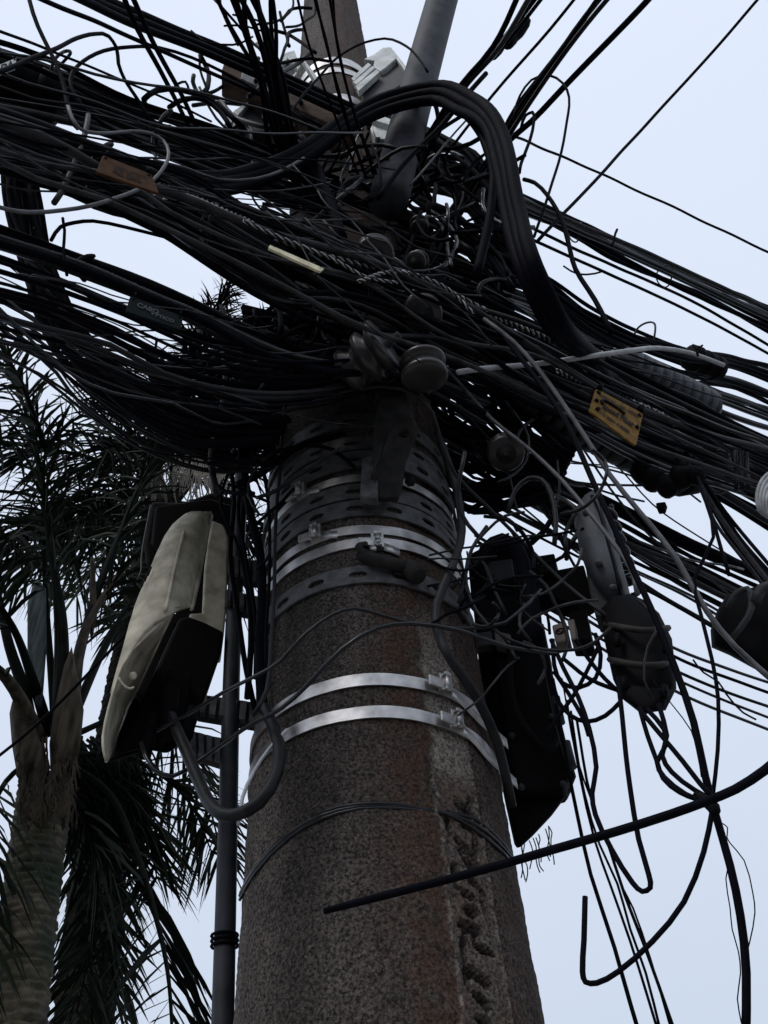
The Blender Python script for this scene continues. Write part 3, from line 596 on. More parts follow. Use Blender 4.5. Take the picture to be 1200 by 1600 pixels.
slab('shell', [(1110, 985), (1120, 955), (1135, 930), (1160, 920), (1220, 912), (1225, 1062), (1180, 1046), (1140, 1024), (1112, 1012)], 1.5, 0.14, MBOX, rb, pillow=0.04, bev=0, push=ray(1170, 980))
obj('clip', *tube(spline([at(1138, 950, 1.44), at(1150, 928, 1.43), at(1168, 920, 1.43), at(1175, 938, 1.43), at(1168, 965, 1.43), at(1142, 1000, 1.44)], .02), 0.006, 8), MDG, rb)
obj('clip', *tube(spline([at(1180, 942, 1.43), at(1190, 920, 1.43), at(1210, 915, 1.43)], .02), 0.01, 8), MDG, rb)

def closure(name, a, b, wpx, s, label, m, ribs, rib_m=None, ribw=0.35, end=0.75):
    A = run_pt(*a, s); B = run_pt(*b, s); r = 0.5 * wpx * px_size((A + B) / 2); ax = (B - A); L = np.linalg.norm(ax); ax /= L
    t = thing(name, (A + B) / 2, label, 'splice closure')
    prof = [(r * .35, -.03 * L), (r * end * .8, 0), (r * end, .02 * L), (r, .05 * L), (r, .95 * L), (r * end, .98 * L), (r * end * .8, L), (r * .35, 1.03 * L)]
    lathe('shell', A, ax, prof, m, t, n=24)
    for i in range(ribs):
        z = L * (.07 + .86 * (i + .5) / ribs); w = .86 * L / ribs * ribw * .5
        lathe('rib', A, ax, [(r * .9, z - w * 1.1), (r * 1.06, z - w), (r * 1.06, z + w), (r * .9, z + w * 1.1)], rib_m or m, t, n=24)
    return t, A, ax, r, L
t, A, ax, r, L = closure('inline_closure', (775, 598), (1085, 758), 58, 0.2, 'long dark inline closure under the yellow tag', MBOX, 14, MDG, .7)
for i in range(3):
    q = (.12, .55, .9)[i]; obj('clamp', *tube([A + ax * L * q, A + ax * (L * q + .012)], r * 1.16, 18), MDARKST, t)
t, A, ax, r, L = closure('ribbed_closure', (965, 562), (1118, 640), 50, 0.12, 'grey ribbed plastic closure among cables at the right', MPIPE, 9, MGREY, .55)
obj('spine', *tube([A + ax * .0 + [0, -.0, r * 1.08], A + ax * L + [0, 0, r * 1.08]], r * .16, 8), MW, t)
t, A, ax, r, L = closure('cable_closure', (-60, 98), (96, 170), 88, 0.16, 'black cable closure with white printed strip at the upper left edge', MBOX, 3, MBOX, .5)
closure('clamped_joint', (1040, 690), (1085, 712), 44, 0.24, 'dark clamped cable joint right of the yellow tag', MDARKST, 4, MGALV, .5)
closure('cable_joint', (1075, 556), (1125, 580), 40, 0.1, 'black cable joint with twisted tie ends against the sky', MBOX, 3)
closure('cable_joint', (215, 305), (262, 330), 30, 0.28, 'dull clamp joint below the orange tag loop', MDARKST, 3, MGALV, .5)
def lump(name, label, cat, pts, D, wpx, m=MBOX):
    P = [at(u, v, D) for u, v in pts]; r0 = width_r(P, wpx); Cc = spline(P, .012)
    R_ = r0 * np.array([0.45 + .55 * math.sin(math.pi * min(1, max(0, i / (len(Cc) - 1)))) ** .5 + rnd.uniform(-.08, .08) for i in range(len(Cc))])
    return obj(name, *tube(Cc, R_, 12), m, None, label, cat)
lump('tape_joint', 'black taped joint on a drop cable against the upper right sky', 'cable joint', [(826, 30), (812, 45), (800, 58), (792, 72)], 1.05, 24)
lump('tape_joint', 'lumpy black taped joint nearer the pole on the same drop cable', 'cable joint', [(790, 66), (782, 74), (775, 84), (766, 92)], 1.06, 14)
for i, (u, v, w) in enumerate(((1005, 742, 34), (1022, 750, 44), (1044, 762, 38), (1066, 748, 40), (1088, 745, 30))):
    lump('putty_lump', 'dark lumpy sealing putty bulging below the long inline closure', 'sealant', [(u - 12, v - 14), (u, v), (u + 9, v + 6)], 1.45, w)['group'] = 'sealing putty lumps'
slab('square_clip', [(1024, 785), (1040, 783), (1037, 793), (1026, 795)], 1.45, 0.02, MBOX, None, 'small square black clip hanging under the sealing putty', 'clip')

# ------------------------------------------------------------------ pale terminal boxes high on the pole
def topbox(name, label, body, body_m, top, D, slats):
    t = thing(name, at(*body[0], D), label, 'terminal box', 'pale terminal boxes high on the pole')
    slab('case', body, D, 0.12, body_m, t, bev=0.006)
    slab('lid', top, D - 0.02, 0.13, MW, t, bev=0.004)
    for s in slats: slab('vent_slat', s, D - 0.03, 0.02, MW, t, bev=0.001)
topbox('terminal_box', 'pale terminal box right of the pole top with slatted vents', [(562, 140), (600, 108), (618, 92), (637, 112), (640, 124), (600, 150), (570, 160)], MDG,
       [(568, 92), (583, 85), (598, 74), (611, 73), (638, 107), (634, 112), (619, 91), (602, 106), (594, 111), (583, 103), (585, 95)], 1.12,
       [[(549, 122), (575, 98), (580, 101), (553, 126)], [(552, 128), (582, 103), (586, 106), (557, 132)], [(556, 134), (588, 108), (593, 112), (560, 142)]])
topbox('terminal_box', 'pale terminal box left of the pole top, upper one', [(430, 118), (448, 90), (470, 122), (498, 142), (470, 165), (440, 150)], MDG,
       [(417, 118), (428, 98), (432, 102), (446, 82), (460, 78), (470, 104), (466, 108), (450, 90), (436, 108), (424, 122)], 1.12,
       [[(446, 132), (462, 112), (464, 114), (449, 134)], [(472, 92), (478, 96), (496, 120), (492, 125)]])
topbox('terminal_box', 'pale terminal box low at the left, half hidden by cables', [(378, 182), (390, 158), (420, 150), (432, 180), (424, 205), (392, 205)], MDG,
       [(365, 172), (388, 157), (390, 160), (372, 180)], 1.10, [[(410, 174), (421, 160), (424, 162), (412, 176)], [(352, 186), (359, 180), (365, 187), (360, 192)]])
topbox('terminal_box', 'pale terminal box beside the grey pipe foot, partly hidden', [(578, 200), (590, 178), (618, 192), (612, 218), (585, 215)], MW,
       [(580, 186), (588, 176), (616, 188), (612, 196)], 1.12, [[(582, 200), (586, 197), (594, 214), (588, 214)]])

ca = thing('wooden_crossarm', at(450, 150, 1.02), 'brown wooden crossarm near the pole top, crossing behind the wires', 'crossarm')
mwood = mat('weathered_wood', (0.055, 0.036, 0.026), 0.85, spec=0.1, scale=30, var=0.6, bump=0.6, detail=8)
slab('beam', [(352, 92), (470, 150), (560, 194), (556, 212), (466, 170), (346, 110)], 1.03, .08, mwood, ca)
slab('beam_plate', [(378, 112), (436, 140), (434, 150), (376, 122)], 1.015, .01, MGALV, ca)
for q in ((400, 126), (470, 160), (530, 190)): obj('bolt', *tube([at(*q, 1.03), at(*q, 1.005)], .008, 6), MDARKST, ca)
# ------------------------------------------------------------------ tags with print
def text_mesh(txt, size):
    cu = bpy.data.curves.new('lettering', 'FONT'); cu.body = txt; cu.size = size; cu.align_x = 'CENTER'; cu.align_y = 'CENTER'; cu.resolution_u = 3; cu.offset = 0.035
    o = bpy.data.objects.new('tmp_text', cu); COL.objects.link(o); dg = bpy.context.evaluated_depsgraph_get(); dg.update()
    me = bpy.data.meshes.new_from_object(o.evaluated_get(dg)); V = [v.co.copy() for v in me.vertices]; Fc = [tuple(p.vertices) for p in me.polygons]
    bpy.data.objects.remove(o); bpy.data.curves.remove(cu); bpy.data.meshes.remove(me)
    return np.array([(v.x, v.y, v.z) for v in V]), Fc
def cable_tag(name, label, quad, s, m, lines, ink=MINK, marks=(), lip=True):
    TL, TR, BR, BL = [run_pt(u, v, s) for u, v in quad]
    c = (TL + TR + BR + BL) / 4; ex = ((TR + BR) - (TL + BL)) / 4; ey = ((TL + TR) - (BL + BR)) / 4
    hx, hy = np.linalg.norm(ex), np.linalg.norm(ey); ux, uy = ex / hx, ey / hy; nn = np.cross(ux, uy); nn /= np.linalg.norm(nn)
    t = thing(name, c, label, 'cable tag', 'plastic tags tied to cables')
    k = []
    for sx, sy in ((1, 1), (-1, 1), (-1, -1), (1, -1)):
        for a in np.linspace(0, 1, 5):
            f = {(1, 1): a, (-1, 1): 1 + a, (-1, -1): 2 + a, (1, -1): 3 + a}[(sx, sy)] * math.pi / 2; rr = .12 * hy
            k.append((sx * (hx - rr) + rr * math.cos(f), sy * (hy - rr) + rr * math.sin(f)))
    # the plate follows the real tag's corners
    bil = lambda a, b: ((1 - a) * (1 - b) * BL + a * (1 - b) * BR + (1 - a) * b * TL + a * b * TR)
    pt = lambda x, y, dz: bil((x / hx + 1) / 2, (y / hy + 1) / 2) + nn * dz
    V = [pt(x, y, 0.002) for x, y in k] + [pt(x, y, -0.002) for x, y in k]; n = len(k)
    Fc = [tuple(range(n)), tuple(range(2 * n - 1, n - 1, -1))] + [(i, n + i, n + (i + 1) % n, (i + 1) % n) for i in range(n)]
    bevel(obj('plate', V, Fc, m, t, smooth=False), 0.0008)
    for txt, y, h, wd, x0 in lines:
        v, f = text_mesh(txt, 1.0)
        if len(v) == 0: continue
        w0, h0 = np.ptp(v[:, 0]), np.ptp(v[:, 1]); mid = (v.max(0) + v.min(0)) / 2
        vv = [pt(x0 * hx + (p[0] - mid[0]) / w0 * wd * 2 * hx, y * hy + (p[1] - mid[1]) / h0 * h * 2 * hy, 0.0034) for p in v]
        obj('lettering', vv, f, ink, t, smooth=False)
    for mk in marks:
        P = [pt(x * hx, y * hy, 0.0036) for x, y in mk[0]]
        obj(mk[2], *tube(spline(P, .003), mk[1] * hy, 6), ink, t)
    for sx in (-.86, .86):
        P = [pt(sx * hx, .98 * hy, 0.004), pt(sx * hx, 1.25 * hy, 0.006), pt(sx * hx, 1.3 * hy, -0.02), pt(sx * hx, .8 * hy, -0.012), pt(sx * hx, .72 * hy, 0.004)]
        obj('tie', *tube(spline(P, .004), .075 * hy, 6), MB, t)
    return t
dot = lambda x, y: ([(x, y - .04), (x, y + .04)], .07, 'hole')
cable_tag('cable_tag', 'yellow cable tag printed Speed Fiber on the right hand cables', [(930, 608), (1004, 647), (993, 698), (920, 643)], 0.47, MTAG,
          [('ATENÇÃO CABO ÓPTICO', .62, .15, .84, .02), ('Speed Fiber', -.08, .25, .66, .08), ('(11) 2041 4 8000', -.62, .12, .66, -.04)],
          marks=[([(-.62, .02), (-.68, .2), (-.6, .34), (-.3, .38), (.05, .34), (.3, .26)], .05, 'swoosh'), dot(-.86, .0), dot(.86, -.05), ([(-.78, -.55), (-.7, -.6)], .09, 'bullet')])
cable_tag('cable_tag', 'brownish orange cable tag inside the grey cable loop at upper left', [(160, 244), (236, 274), (248, 304), (150, 270)], 0.5, MTAG2,
          [('CABO ÓPTICO', .30, .16, .6, .1), ('AZ ZeC', -.28, .3, .5, -.05)])
cable_tag('cable_tag', 'dark green cable tag among the spread cables at left', [(203, 464), (286, 497), (281, 517), (196, 488)], 0.42, MTAG3, [('CABO', .2, .3, .4, -.3), ('ÓPTICO', -.2, .3, .45, .25)], ink=mat('dark_ink', (0.006, 0.008, 0.010)))
cable_tag('cable_tag', 'pale yellow cable tag seen nearly edge on above the tangle', [(421, 384), (506, 421), (500, 426), (419, 389)], 0.5, mat('bleached_tag', (0.62, 0.55, 0.36), .6), [], lip=False)
cable_tag('printed_strip', 'white printed strip on the black closure at the upper left edge', [(-14, 108), (25, 92), (24, 108), (-14, 122)], 0.33, MW, [('ADA', 0, .75, .8, 0)])

# ------------------------------------------------------------------ twisted strand grips
def strand(name, label, pts, s, wpx, turns, m=MSTRAND, k=4):
    P = [run_pt(u, v, s) for u, v in pts]; Cc = spline(P, .008); n = len(Cc); r = width_r(P, wpx)
    T = np.gradient(Cc, axis=0); T /= np.linalg.norm(T, axis=1)[:, None]; a = np.cross(T, up); a /= np.linalg.norm(a, axis=1)[:, None]; b = np.cross(T, a)
    t = thing(name, Cc[0], label, 'cable grip', 'twisted strand grips')
    for j in range(k):
        f = np.linspace(0, turns * 2 * math.pi, n) + j * 2 * math.pi / k
        obj('wire', *tube(Cc + (np.cos(f)[:, None] * a + np.sin(f)[:, None] * b) * r * .62, r * .42, 6), m if j % 2 else MB3, t)
strand('strand_grip', 'twisted grey strand grip running down right from the grey loop', [(248, 290), (300, 308), (360, 335), (420, 362), (480, 388)], .40, 13, 16)
strand('strand_grip', 'twisted strand grip crossing the pole front above the insulators', [(430, 372), (500, 396), (560, 412), (640, 428), (700, 455), (760, 486)], .40, 10, 14)
strand('strand_grip', 'twisted strand grip right of the pole above the long closure', [(730, 480), (800, 506), (860, 530), (905, 545), (950, 556)], .38, 12, 14)
strand('strand_grip', 'twisted strand grip just above the yellow tag', [(870, 580), (930, 602), (980, 626), (1020, 642), (1060, 664)], .36, 11, 13)
strand('strand_grip', 'frayed strand grip draped over the nut faced insulator', [(560, 440), (610, 425), (650, 430), (700, 452), (740, 490)], .44, 7, 9)
strand('strand_grip', 'thin wrapped strand around the pole centre, left of the small insulator', [(380, 345), (440, 372), (520, 405), (570, 432), (620, 442)], .43, 7, 9)

# ------------------------------------------------------------------ street run: bundles of individual cables
S = 'cables of the street run through the pole'
family('black_cable', 'black cable in the uppermost bundle entering from the left edge', 'upper left bundle', 17,
       [(-90, 40), (60, 88), (200, 155), (350, 208), (480, 255), (600, 300)], [(-90, 150), (60, 180), (200, 225), (350, 282), (480, 330), (600, 375)], (5, 12), (0.05, 0.3))
family('black_cable', 'black cable in the main trunk crossing in front of the pole', 'main trunk bundle', 34,
       [(-90, 145), (60, 192), (200, 245), (300, 275), (420, 335), (560, 388), (700, 445), (850, 515), (1000, 595), (1260, 712)],
       [(-90, 240), (60, 285), (150, 322), (240, 362), (420, 470), (560, 530), (700, 565), (850, 640), (1000, 715), (1260, 812)], (5, 13), (0.18, 0.42), cross=.2, jitter=5)
family('black_cable', 'heavy black cable along the upper edge of the spread left bundle', 'left trunk bundle', 8,
       [(-90, 318), (60, 372), (200, 430), (300, 470), (400, 515), (520, 545), (640, 555), (760, 600)], [(-90, 365), (60, 410), (200, 458), (300, 505), (400, 560), (520, 590), (640, 600), (760, 660)], (8, 14), (0.22, 0.36))
family('black_cable', 'thin black cable fanned out below the left trunk', 'fanned left cables', 12,
       [(-90, 372), (60, 415), (200, 475), (300, 518), (400, 545), (500, 560), (620, 550)], [(-90, 520), (60, 555), (150, 580), (230, 620), (350, 645), (480, 640), (620, 600)], (5, 11), (0.18, 0.34), mats=(MB, MB, MB, MB3), cross=.035)
family('black_cable', 'black cable in the sagging bundle that drops steeply at the left', 'steep left bundle', 20,
       [(48, 235), (60, 320), (80, 410), (110, 480), (160, 548), (240, 602), (340, 640), (450, 655)], [(0, 250), (12, 320), (32, 410), (62, 505), (104, 572), (185, 640), (290, 690), (430, 690)], (6, 11), (0.0, 0.2), mats=(MB,))
family('thin_cable', 'thin black wire sagging under the steep left bundle', 'low left wires', 12,
       [(-90, 400), (60, 500), (150, 580), (230, 645), (330, 692), (440, 702)], [(-90, 530), (60, 585), (130, 640), (220, 702), (320, 738), (430, 728)], (3, 6), (-0.1, 0.15))
family('black_cable', 'heavy black cable in the top right bundle against the sky', 'top right bundle', 8,
       [(640, 225), (720, 262), (800, 298), (900, 345), (1050, 412), (1270, 512)], [(640, 262), (720, 300), (800, 325), (900, 368), (1050, 442), (1270, 548)], (7, 11), (-0.25, -0.05))
family('black_cable', 'black cable running right behind the big hanging loop', 'upper right bundle', 15,
       [(600, 310), (720, 370), (850, 432), (930, 485), (1060, 540), (1150, 556), (1270, 590)], [(600, 400), (720, 450), (850, 505), (930, 560), (1060, 615), (1150, 650), (1270, 700)], (6, 12), (-0.2, 0.15), cross=.1)
family('black_cable', 'black cable packed round the long closure at the right', 'closure bundle', 13,
       [(640, 455), (740, 505), (850, 562), (960, 615), (1100, 690), (1270, 770)], [(640, 520), (740, 575), (850, 640), (960, 700), (1100, 765), (1270, 868)], (6, 12), (0.0, 0.25), cross=.1)
family('thin_cable', 'black cable crossing the lower right sky toward the edge', 'lower right cables', 13,
       [(700, 640), (860, 725), (960, 790), (1080, 850), (1270, 930)], [(700, 760), (860, 850), (980, 910), (1080, 965), (1270, 1080)], (4, 10), (-0.25, 0.1), cross=.06)
family('thin_cable', 'thin black wire low across the right sky behind the closure', 'lowest right wires', 6,
       [(740, 830), (900, 920), (1050, 1010), (1270, 1085)], [(740, 900), (900, 992), (1050, 1085), (1270, 1180)], (3, 6), (-0.3, 0.0), cross=.06)
R('black_cable', 'stout lashed cable sagging across the right sky, thickest there', 22, -0.15, [(700, 660), (860, 745), (985, 805), (1080, 852), (1270, 935)], MB)
R('black_cable', 'stout lashed cable just below the thickest one at right', 24, -0.05, [(780, 745), (900, 808), (1000, 858), (1100, 905), (1270, 990)], MB)
for i, (p, w) in enumerate((([(760, 320), (880, 380), (960, 416), (1080, 470), (1270, 580)], 5), ([(760, 340), (870, 392), (960, 432), (1080, 488), (1270, 590)], 5), ([(790, 310), (900, 370), (960, 405), (1100, 462), (1200, 518), (1270, 560)], 7))):
    R('black_cable', ('thin separate cable right under the top right bundle', 'thin separate cable, second under the top right bundle', 'sagging cable against the lower edge of top right bundle')[i], w, -0.2, p)
# cables coming down from the upper left
family('black_cable', 'black cable in the dark bundle dropping from the top edge left of the pole', 'top edge bundle', 10,
       [(428, -60), (432, 40), (440, 120), (470, 220), (520, 320)], [(312, -60), (350, 40), (390, 130), (430, 240), (490, 330)], (6, 11), (-.1, .1), mats=(MB,), H=2.35, cross=.25)
family('thin_cable', 'thin black wire passing over the pole top from the top edge', 'wires over the pole top', 5,
       [(525, -60), (538, 60), (560, 160), (590, 270)], [(450, -60), (480, 60), (520, 175), (560, 290)], (4, 7), (-.08, .08), mats=(MB,), H=2.2, cross=.1)
for i in range(3):
    C('black_cable', ('thick cable from the top edge at left, uppermost of three', 'thick cable from the top edge at left, middle of three', 'thick cable from the top edge at left, lowest of three')[i], 11, (0.75, 1.0), [(85, -40 + 9 * i), (200, 14 + 10 * i), (330, 68 + 9 * i), (430, 112 + 9 * i), (560, 172 + 8 * i)])
C('thin_cable', 'thin straight wire under the thick trio at upper left', 6, (0.75, 1.0), [(40, -12), (200, 56), (330, 114), (400, 146), (520, 205)])
C('thin_cable', 'thin straight wire from the left edge below the arched cable', 4, (0.75, 0.95), [(-40, 33), (75, 78), (150, 108), (245, 148), (330, 190)])
for i in range(2):
    C('black_cable', ('steep straight cable crossing the upper left trio, left of two', 'steep straight cable crossing the upper left trio, right of two')[i], 8, (.62, .98), [(182 + 13 * i, -30), (215 + 13 * i, 45), (250 + 13 * i, 110), (277 + 13 * i, 160), (300 + 13 * i, 210)])
C('arched_cable', 'black cable arching above the left closure against the sky', 6, (0.72, .85), [(-30, 118), (10, 108), (50, 92), (90, 76), (120, 60), (150, 53), (170, 57), (182, 75), (185, 100), (195, 125), (215, 155), (235, 190)])
C('arched_cable', 'black loop curling left of the steep cable pair', 6, 0.85, [(220, 225), (180, 205), (140, 178), (118, 150), (110, 125), (120, 103), (150, 84), (190, 75), (250, 75), (300, 90), (350, 113), (400, 140), (480, 190)])
C('knotted_cable', 'knobbly cable strung from the top edge into the left bundle', 7, 0.72, [(45, -30), (48, 0), (60, 40), (75, 75), (90, 110), (100, 140), (105, 165), (112, 188), (122, 200)], MB)
C('loop_cable', 'worn grey looped cable circling the orange tag', 6, 0.68, [(105, 165), (112, 185), (122, 199), (135, 205), (170, 207), (205, 204), (235, 208), (255, 220), (264, 240), (258, 260), (240, 281), (215, 296), (180, 309), (140, 321), (100, 328), (50, 332), (15, 328), (-20, 318)], MG)
C('black_cable', 'dull black cable hanging across the loop at left', 9, 0.74, [(138, 180), (132, 205), (125, 235), (112, 265), (98, 295), (85, 318)], MB3)
C('arched_cable', 'black cable making a small rise beside the left bundle', 6, 0.8, [(80, 375), (95, 355), (115, 348), (145, 346), (200, 356), (260, 370)])
C('thin_cable', 'short thin cable dropping below the rising one at left', 5, 0.8, [(98, 340), (101, 360), (99, 390), (104, 430)])
for k, (p, lab) in enumerate((([(225, 155), (245, 142), (280, 140), (320, 152), (350, 172), (375, 195)], 'dark arc of cable near the clamp at upper centre left'), ([(265, 168), (290, 155), (320, 156), (345, 175), (360, 200)], 'inner dark arc of cable near the clamp at upper centre left'), ([(270, 140), (278, 130), (290, 128), (295, 140)], 'tiny wire hoop above the arcs at upper centre left'), ([(312, 80), (313, 110), (320, 130), (328, 150)], 'short wire hanging from the thick trio'))):
    C('thin_cable', lab, (9, 8, 4, 4)[k], 0.9, p)
# big hanging loop over the pole
LG = 'cables of the big loop over the pole'
big = [(150, 238), (240, 268), (320, 275), (400, 262), (470, 232), (540, 182), (610, 148), (680, 132), (735, 148), (775, 186), (797, 250), (812, 330), (838, 420), (872, 490), (925, 552), (985, 610), (1060, 662), (1140, 700)]
for i, (dx, dy, w, lab) in enumerate(((0, 2, 20, 'outermost heavy cable of the big loop over the pole'), (-9, 14, 19, 'second heavy cable from outside in the big loop'), (-20, 24, 18, 'innermost heavy cable of the big loop over the pole'), (-5, 8, 18, 'hidden middle cable of the big loop'))):
    kk = [1] * 13 + [.6, .8, 1]
    big_ = big + []
    pts = [(u + dx * (1 if u > 700 else .2) * (1 if u < 900 else .4), v + dy * (1 if u < 760 else .35) + (0 if u < 930 else (i - 1.5) * 9)) for u, v in big_]
    C('loop_cable', lab, w, [.86] * 3 + [.88 + .006 * i] * 10 + [.96, 1.25, 1.7, 2.0, 2.3], pts, MB, LG)
C('loop_cable', 'inner branch of the big loop dropping straight down beside it', 13, .93, [(470, 262), (540, 205), (600, 170), (660, 156), (710, 168), (748, 205), (770, 260), (768, 320), (756, 380), (745, 430)], MB, LG)
C('loop_cable', 'thin branch inside the big loop rejoining the tangle', 10, .94, [(640, 160), (700, 165), (740, 195), (762, 240), (780, 310), (800, 380), (835, 450)], MB, LG)
C('loop_cable', 'cable hanging from the big loop into the tangle at left', 16, .92, [(430, 262), (470, 245), (490, 255), (505, 290), (520, 330), (535, 370)], MB, LG)
C('pale_edged_cable', 'thin worn cable below the big loop at upper left', 5, .84, [(240, 250), (290, 262), (340, 280), (400, 280), (440, 268), (475, 247)], MG)
# upper right drops
family('black_cable', 'black drop cable rising to the top edge right of the grey pipe', 'upper right drops', 4,
       [(825, -40), (765, 75), (715, 140), (650, 235), (600, 310)], [(880, -40), (800, 60), (735, 132), (672, 235), (630, 320)], (6, 9), (-.05, .05), H=2.6, cross=.06)
family('black_cable', 'black drop cable in the tight sheaf rising to the upper right', 'upper right sheaf', 4,
       [(950, -40), (870, 75), (805, 165), (770, 230), (700, 330)], [(985, -40), (890, 72), (820, 172), (785, 235), (720, 340)], (6, 9), (-.05, .05), H=2.6, cross=.1)
CH('black_cable', 'stout single cable right of the sheaf to the top edge', 10, 2.6, [(1040, -32), (1010, 2), (885, 132), (830, 190), (790, 225), (740, 290)])
CH('thin_cable', 'single thin wire left of the sheaf rising to the top edge', 5, 2.6, [(925, -35), (860, 45), (790, 125), (740, 186), (690, 250)])
C('thin_cable', 'long straight wire rising alone across the right sky', 5, (1.5, 1.1), [(1215, -36), (1100, 96), (1000, 205), (930, 282), (840, 376)])
C('thin_cable', 'long thin wire slanting down right across the sky', 4, (1.1, 2.4), [(760, 195), (830, 224), (940, 272), (1080, 337), (1230, 408)])
C('thin_cable', 'thin wire loop standing against the sky right of the big loop', 4, 1.05, [(800, 190), (812, 150), (830, 125), (850, 118), (870, 122), (885, 140), (889, 165), (884, 205), (872, 255), (855, 310), (835, 370)])
C('thin_cable', 'short thin wire loop hugging the sheaf root', 5, 1.05, [(815, 200), (822, 180), (832, 175), (834, 190), (828, 220), (815, 255), (812, 270)])
C('thin_cable', 'black cable bending down from the sky gap beside the big loop', 7, 1.05, [(818, 280), (835, 285), (855, 305), (875, 340), (888, 380), (900, 420), (930, 470), (955, 520)])
C('thin_cable', 'short curled wire end poking up right of the big loop', 3, 1.05, [(880, 415), (905, 428), (930, 428), (944, 423)])
C('thin_cable', 'small tie end standing on the top right bundle', 4, 1.2, [(956, 385), (960, 372), (964, 358)])
for k in range(2): C('tie_wire', ('forked tie wire on the cable joint, left prong', 'forked tie wire on the cable joint, right prong')[k], 3, 1.35, [(1090, 556), (1089, 548), (1083 + 14 * k, 538 + k)])
C('thin_cable', 'thin arc of wire over the terminal box and grey pipe', 4, .86, [(430, 215), (455, 175), (500, 118), (535, 85), (570, 66), (600, 60), (635, 72), (655, 92), (668, 112)])
C('black_cable', 'black cable lying across the foot of the grey pipe', 8, .9, [(590, 310), (640, 245), (690, 195), (720, 160), (760, 115)])
C('pale_cable', 'pale thin wire strung behind the big loop at right', 3, .96, [(640, 290), (680, 245), (712, 205), (735, 180)], MG)
# grey taped service cable at the right
C('service_cable', 'pale grey insulated cable with black tape joints at the right', 8, (1.02, 1.5), [(715, 582), (800, 572), (892, 562), (990, 546), (1030, 545), (1080, 552), (1130, 570)], MLG)
for (u, v) in ((897, 562), (1000, 545), (1010, 545)):
    lump('tape_band', 'black tape wrapped round the pale grey insulated cable', 'tape', [(u - 8, v + 1), (u, v), (u + 8, v - 1)], 1.02 + (u - 715) / 415 * .48, 14)['group'] = 'tape joints on the grey cable'

# ------------------------------------------------------------------ cables hanging in front of the pole and round the boxes
C('black_cable', 'worn black cable draped over the steel bracket', 6, [1.12, 1.05, 1.0, .96, .95, .95, .96, 1.0, 1.04, 1.08, 1.12, 1.14, 1.14], [(362, 708), (400, 662), (470, 635), (540, 611), (600, 604), (650, 617), (676, 645), (690, 695), (712, 742), (760, 790), (820, 850), (880, 910), (955, 968)], MB3)
C('black_cable', 'thick black cable hanging down the right flank of the pole', 15, [1.08] * 3 + [1.03] * 4 + [1.08, 1.12, 1.18], [(688, 690), (712, 762), (722, 830), (706, 890), (683, 945), (686, 990), (706, 1032), (745, 1090), (778, 1160), (800, 1260)], MB3)
C('thin_cable', 'thin black cable looping from the pole side to the closure', 5, 1.06, [(820, 800), (790, 806), (760, 830), (735, 860), (727, 890), (735, 935), (760, 972), (800, 1000), (850, 1014), (900, 1014), (930, 1002), (955, 980)], MB3)
C('thin_cable', 'black cable wandering across the pole above the bright bands', 6, [1.25, 1.2, 1.12, 1.06, 1.0, .98, .98, .98, 1.0, 1.02, 1.04, 1.06, 1.08], [(245, 1142), (300, 1112), (350, 1080), (405, 1052), (440, 1030), (475, 992), (520, 960), (555, 951), (600, 963), (650, 976), (720, 982), (790, 972), (845, 920)], MB2)
C('thin_cable', 'black cable rising diagonally over the two bright bands', 7, [1.22, 1.2, 1.2, 1.2, 1.14, 1.05, 1.0, .97, .97, .98, 1.0, 1.05, 1.08], [(222, 1160), (240, 1200), (270, 1212), (310, 1190), (380, 1140), (440, 1105), (480, 1070), (535, 1015), (590, 982), (640, 974), (720, 985), (790, 1010), (870, 1022)], MB2)
C('thin_cable', 'thin cable running straight down the left edge of the pole', 6, 1.12, [(448, 620), (440, 700), (433, 780), (430, 860), (427, 960), (423, 1030), (415, 1080), (394, 1118)], MB3)
C('thin_cable', 'thin cable twisting down just left of the straight one', 5, 1.13, [(420, 640), (412, 720), (420, 800), (421, 900), (416, 1000), (418, 1060)], MB)
C('black_cable', 'thick black cable descending left of the pole edge', 14, 1.18, [(372, 640), (380, 720), (390, 800), (405, 860), (410, 930), (406, 1010), (408, 1080), (412, 1110)], MB)
C('black_cable', 'stout black cable bowing in front of the crown bundle', 11, 1.05, [(338, 500), (350, 545), (353, 600), (344, 650), (332, 700), (333, 740), (340, 775)], MB3)
C('black_cable', 'black cable rising right from the box toward the straps', 11, 1.12, [(370, 758), (410, 738), (450, 708), (490, 688), (540, 680)], MB)
for k_, (p_, lab_, w_) in enumerate((([(352, 690), (366, 780), (360, 870), (372, 960), (384, 1050), (398, 1110)], 'black cable hanging across the upper conduit, leftmost', 8), ([(392, 680), (384, 760), (378, 850), (390, 930), (392, 1010), (386, 1090)], 'black cable hanging just right of the upper conduit', 9), ([(400, 700), (372, 790), (385, 880), (400, 960), (398, 1060)], 'slack dark cable weaving over the upper conduit', 6), ([(362, 720), (345, 790), (366, 840), (384, 905), (396, 1000)], 'thin dark cable curling round the upper conduit', 5))):
    C('black_cable', lab_, w_, 1.24 - .02 * k_, p_, MB)
C('loop_cable', 'thick black cable forming the drip loop under the beige box', 20, [1.26, 1.2, 1.16, 1.12, 1.1, 1.08, 1.08, 1.1, 1.14], [(268, 1120), (292, 1180), (312, 1228), (335, 1264), (365, 1274), (405, 1255), (432, 1210), (435, 1160), (415, 1105)], MB3)
C('thin_cable', 'short grey strap cable across the conduit below the loop', 6, 1.1, [(372, 1290), (380, 1245), (398, 1205), (420, 1170), (448, 1140)], MLG)
C('thin_cable', 'fine wire slanting from the left edge to the beige box', 5, (2.0, 1.5), [(-20, 1196), (60, 1130), (150, 1040), (220, 965), (275, 885)], MB)
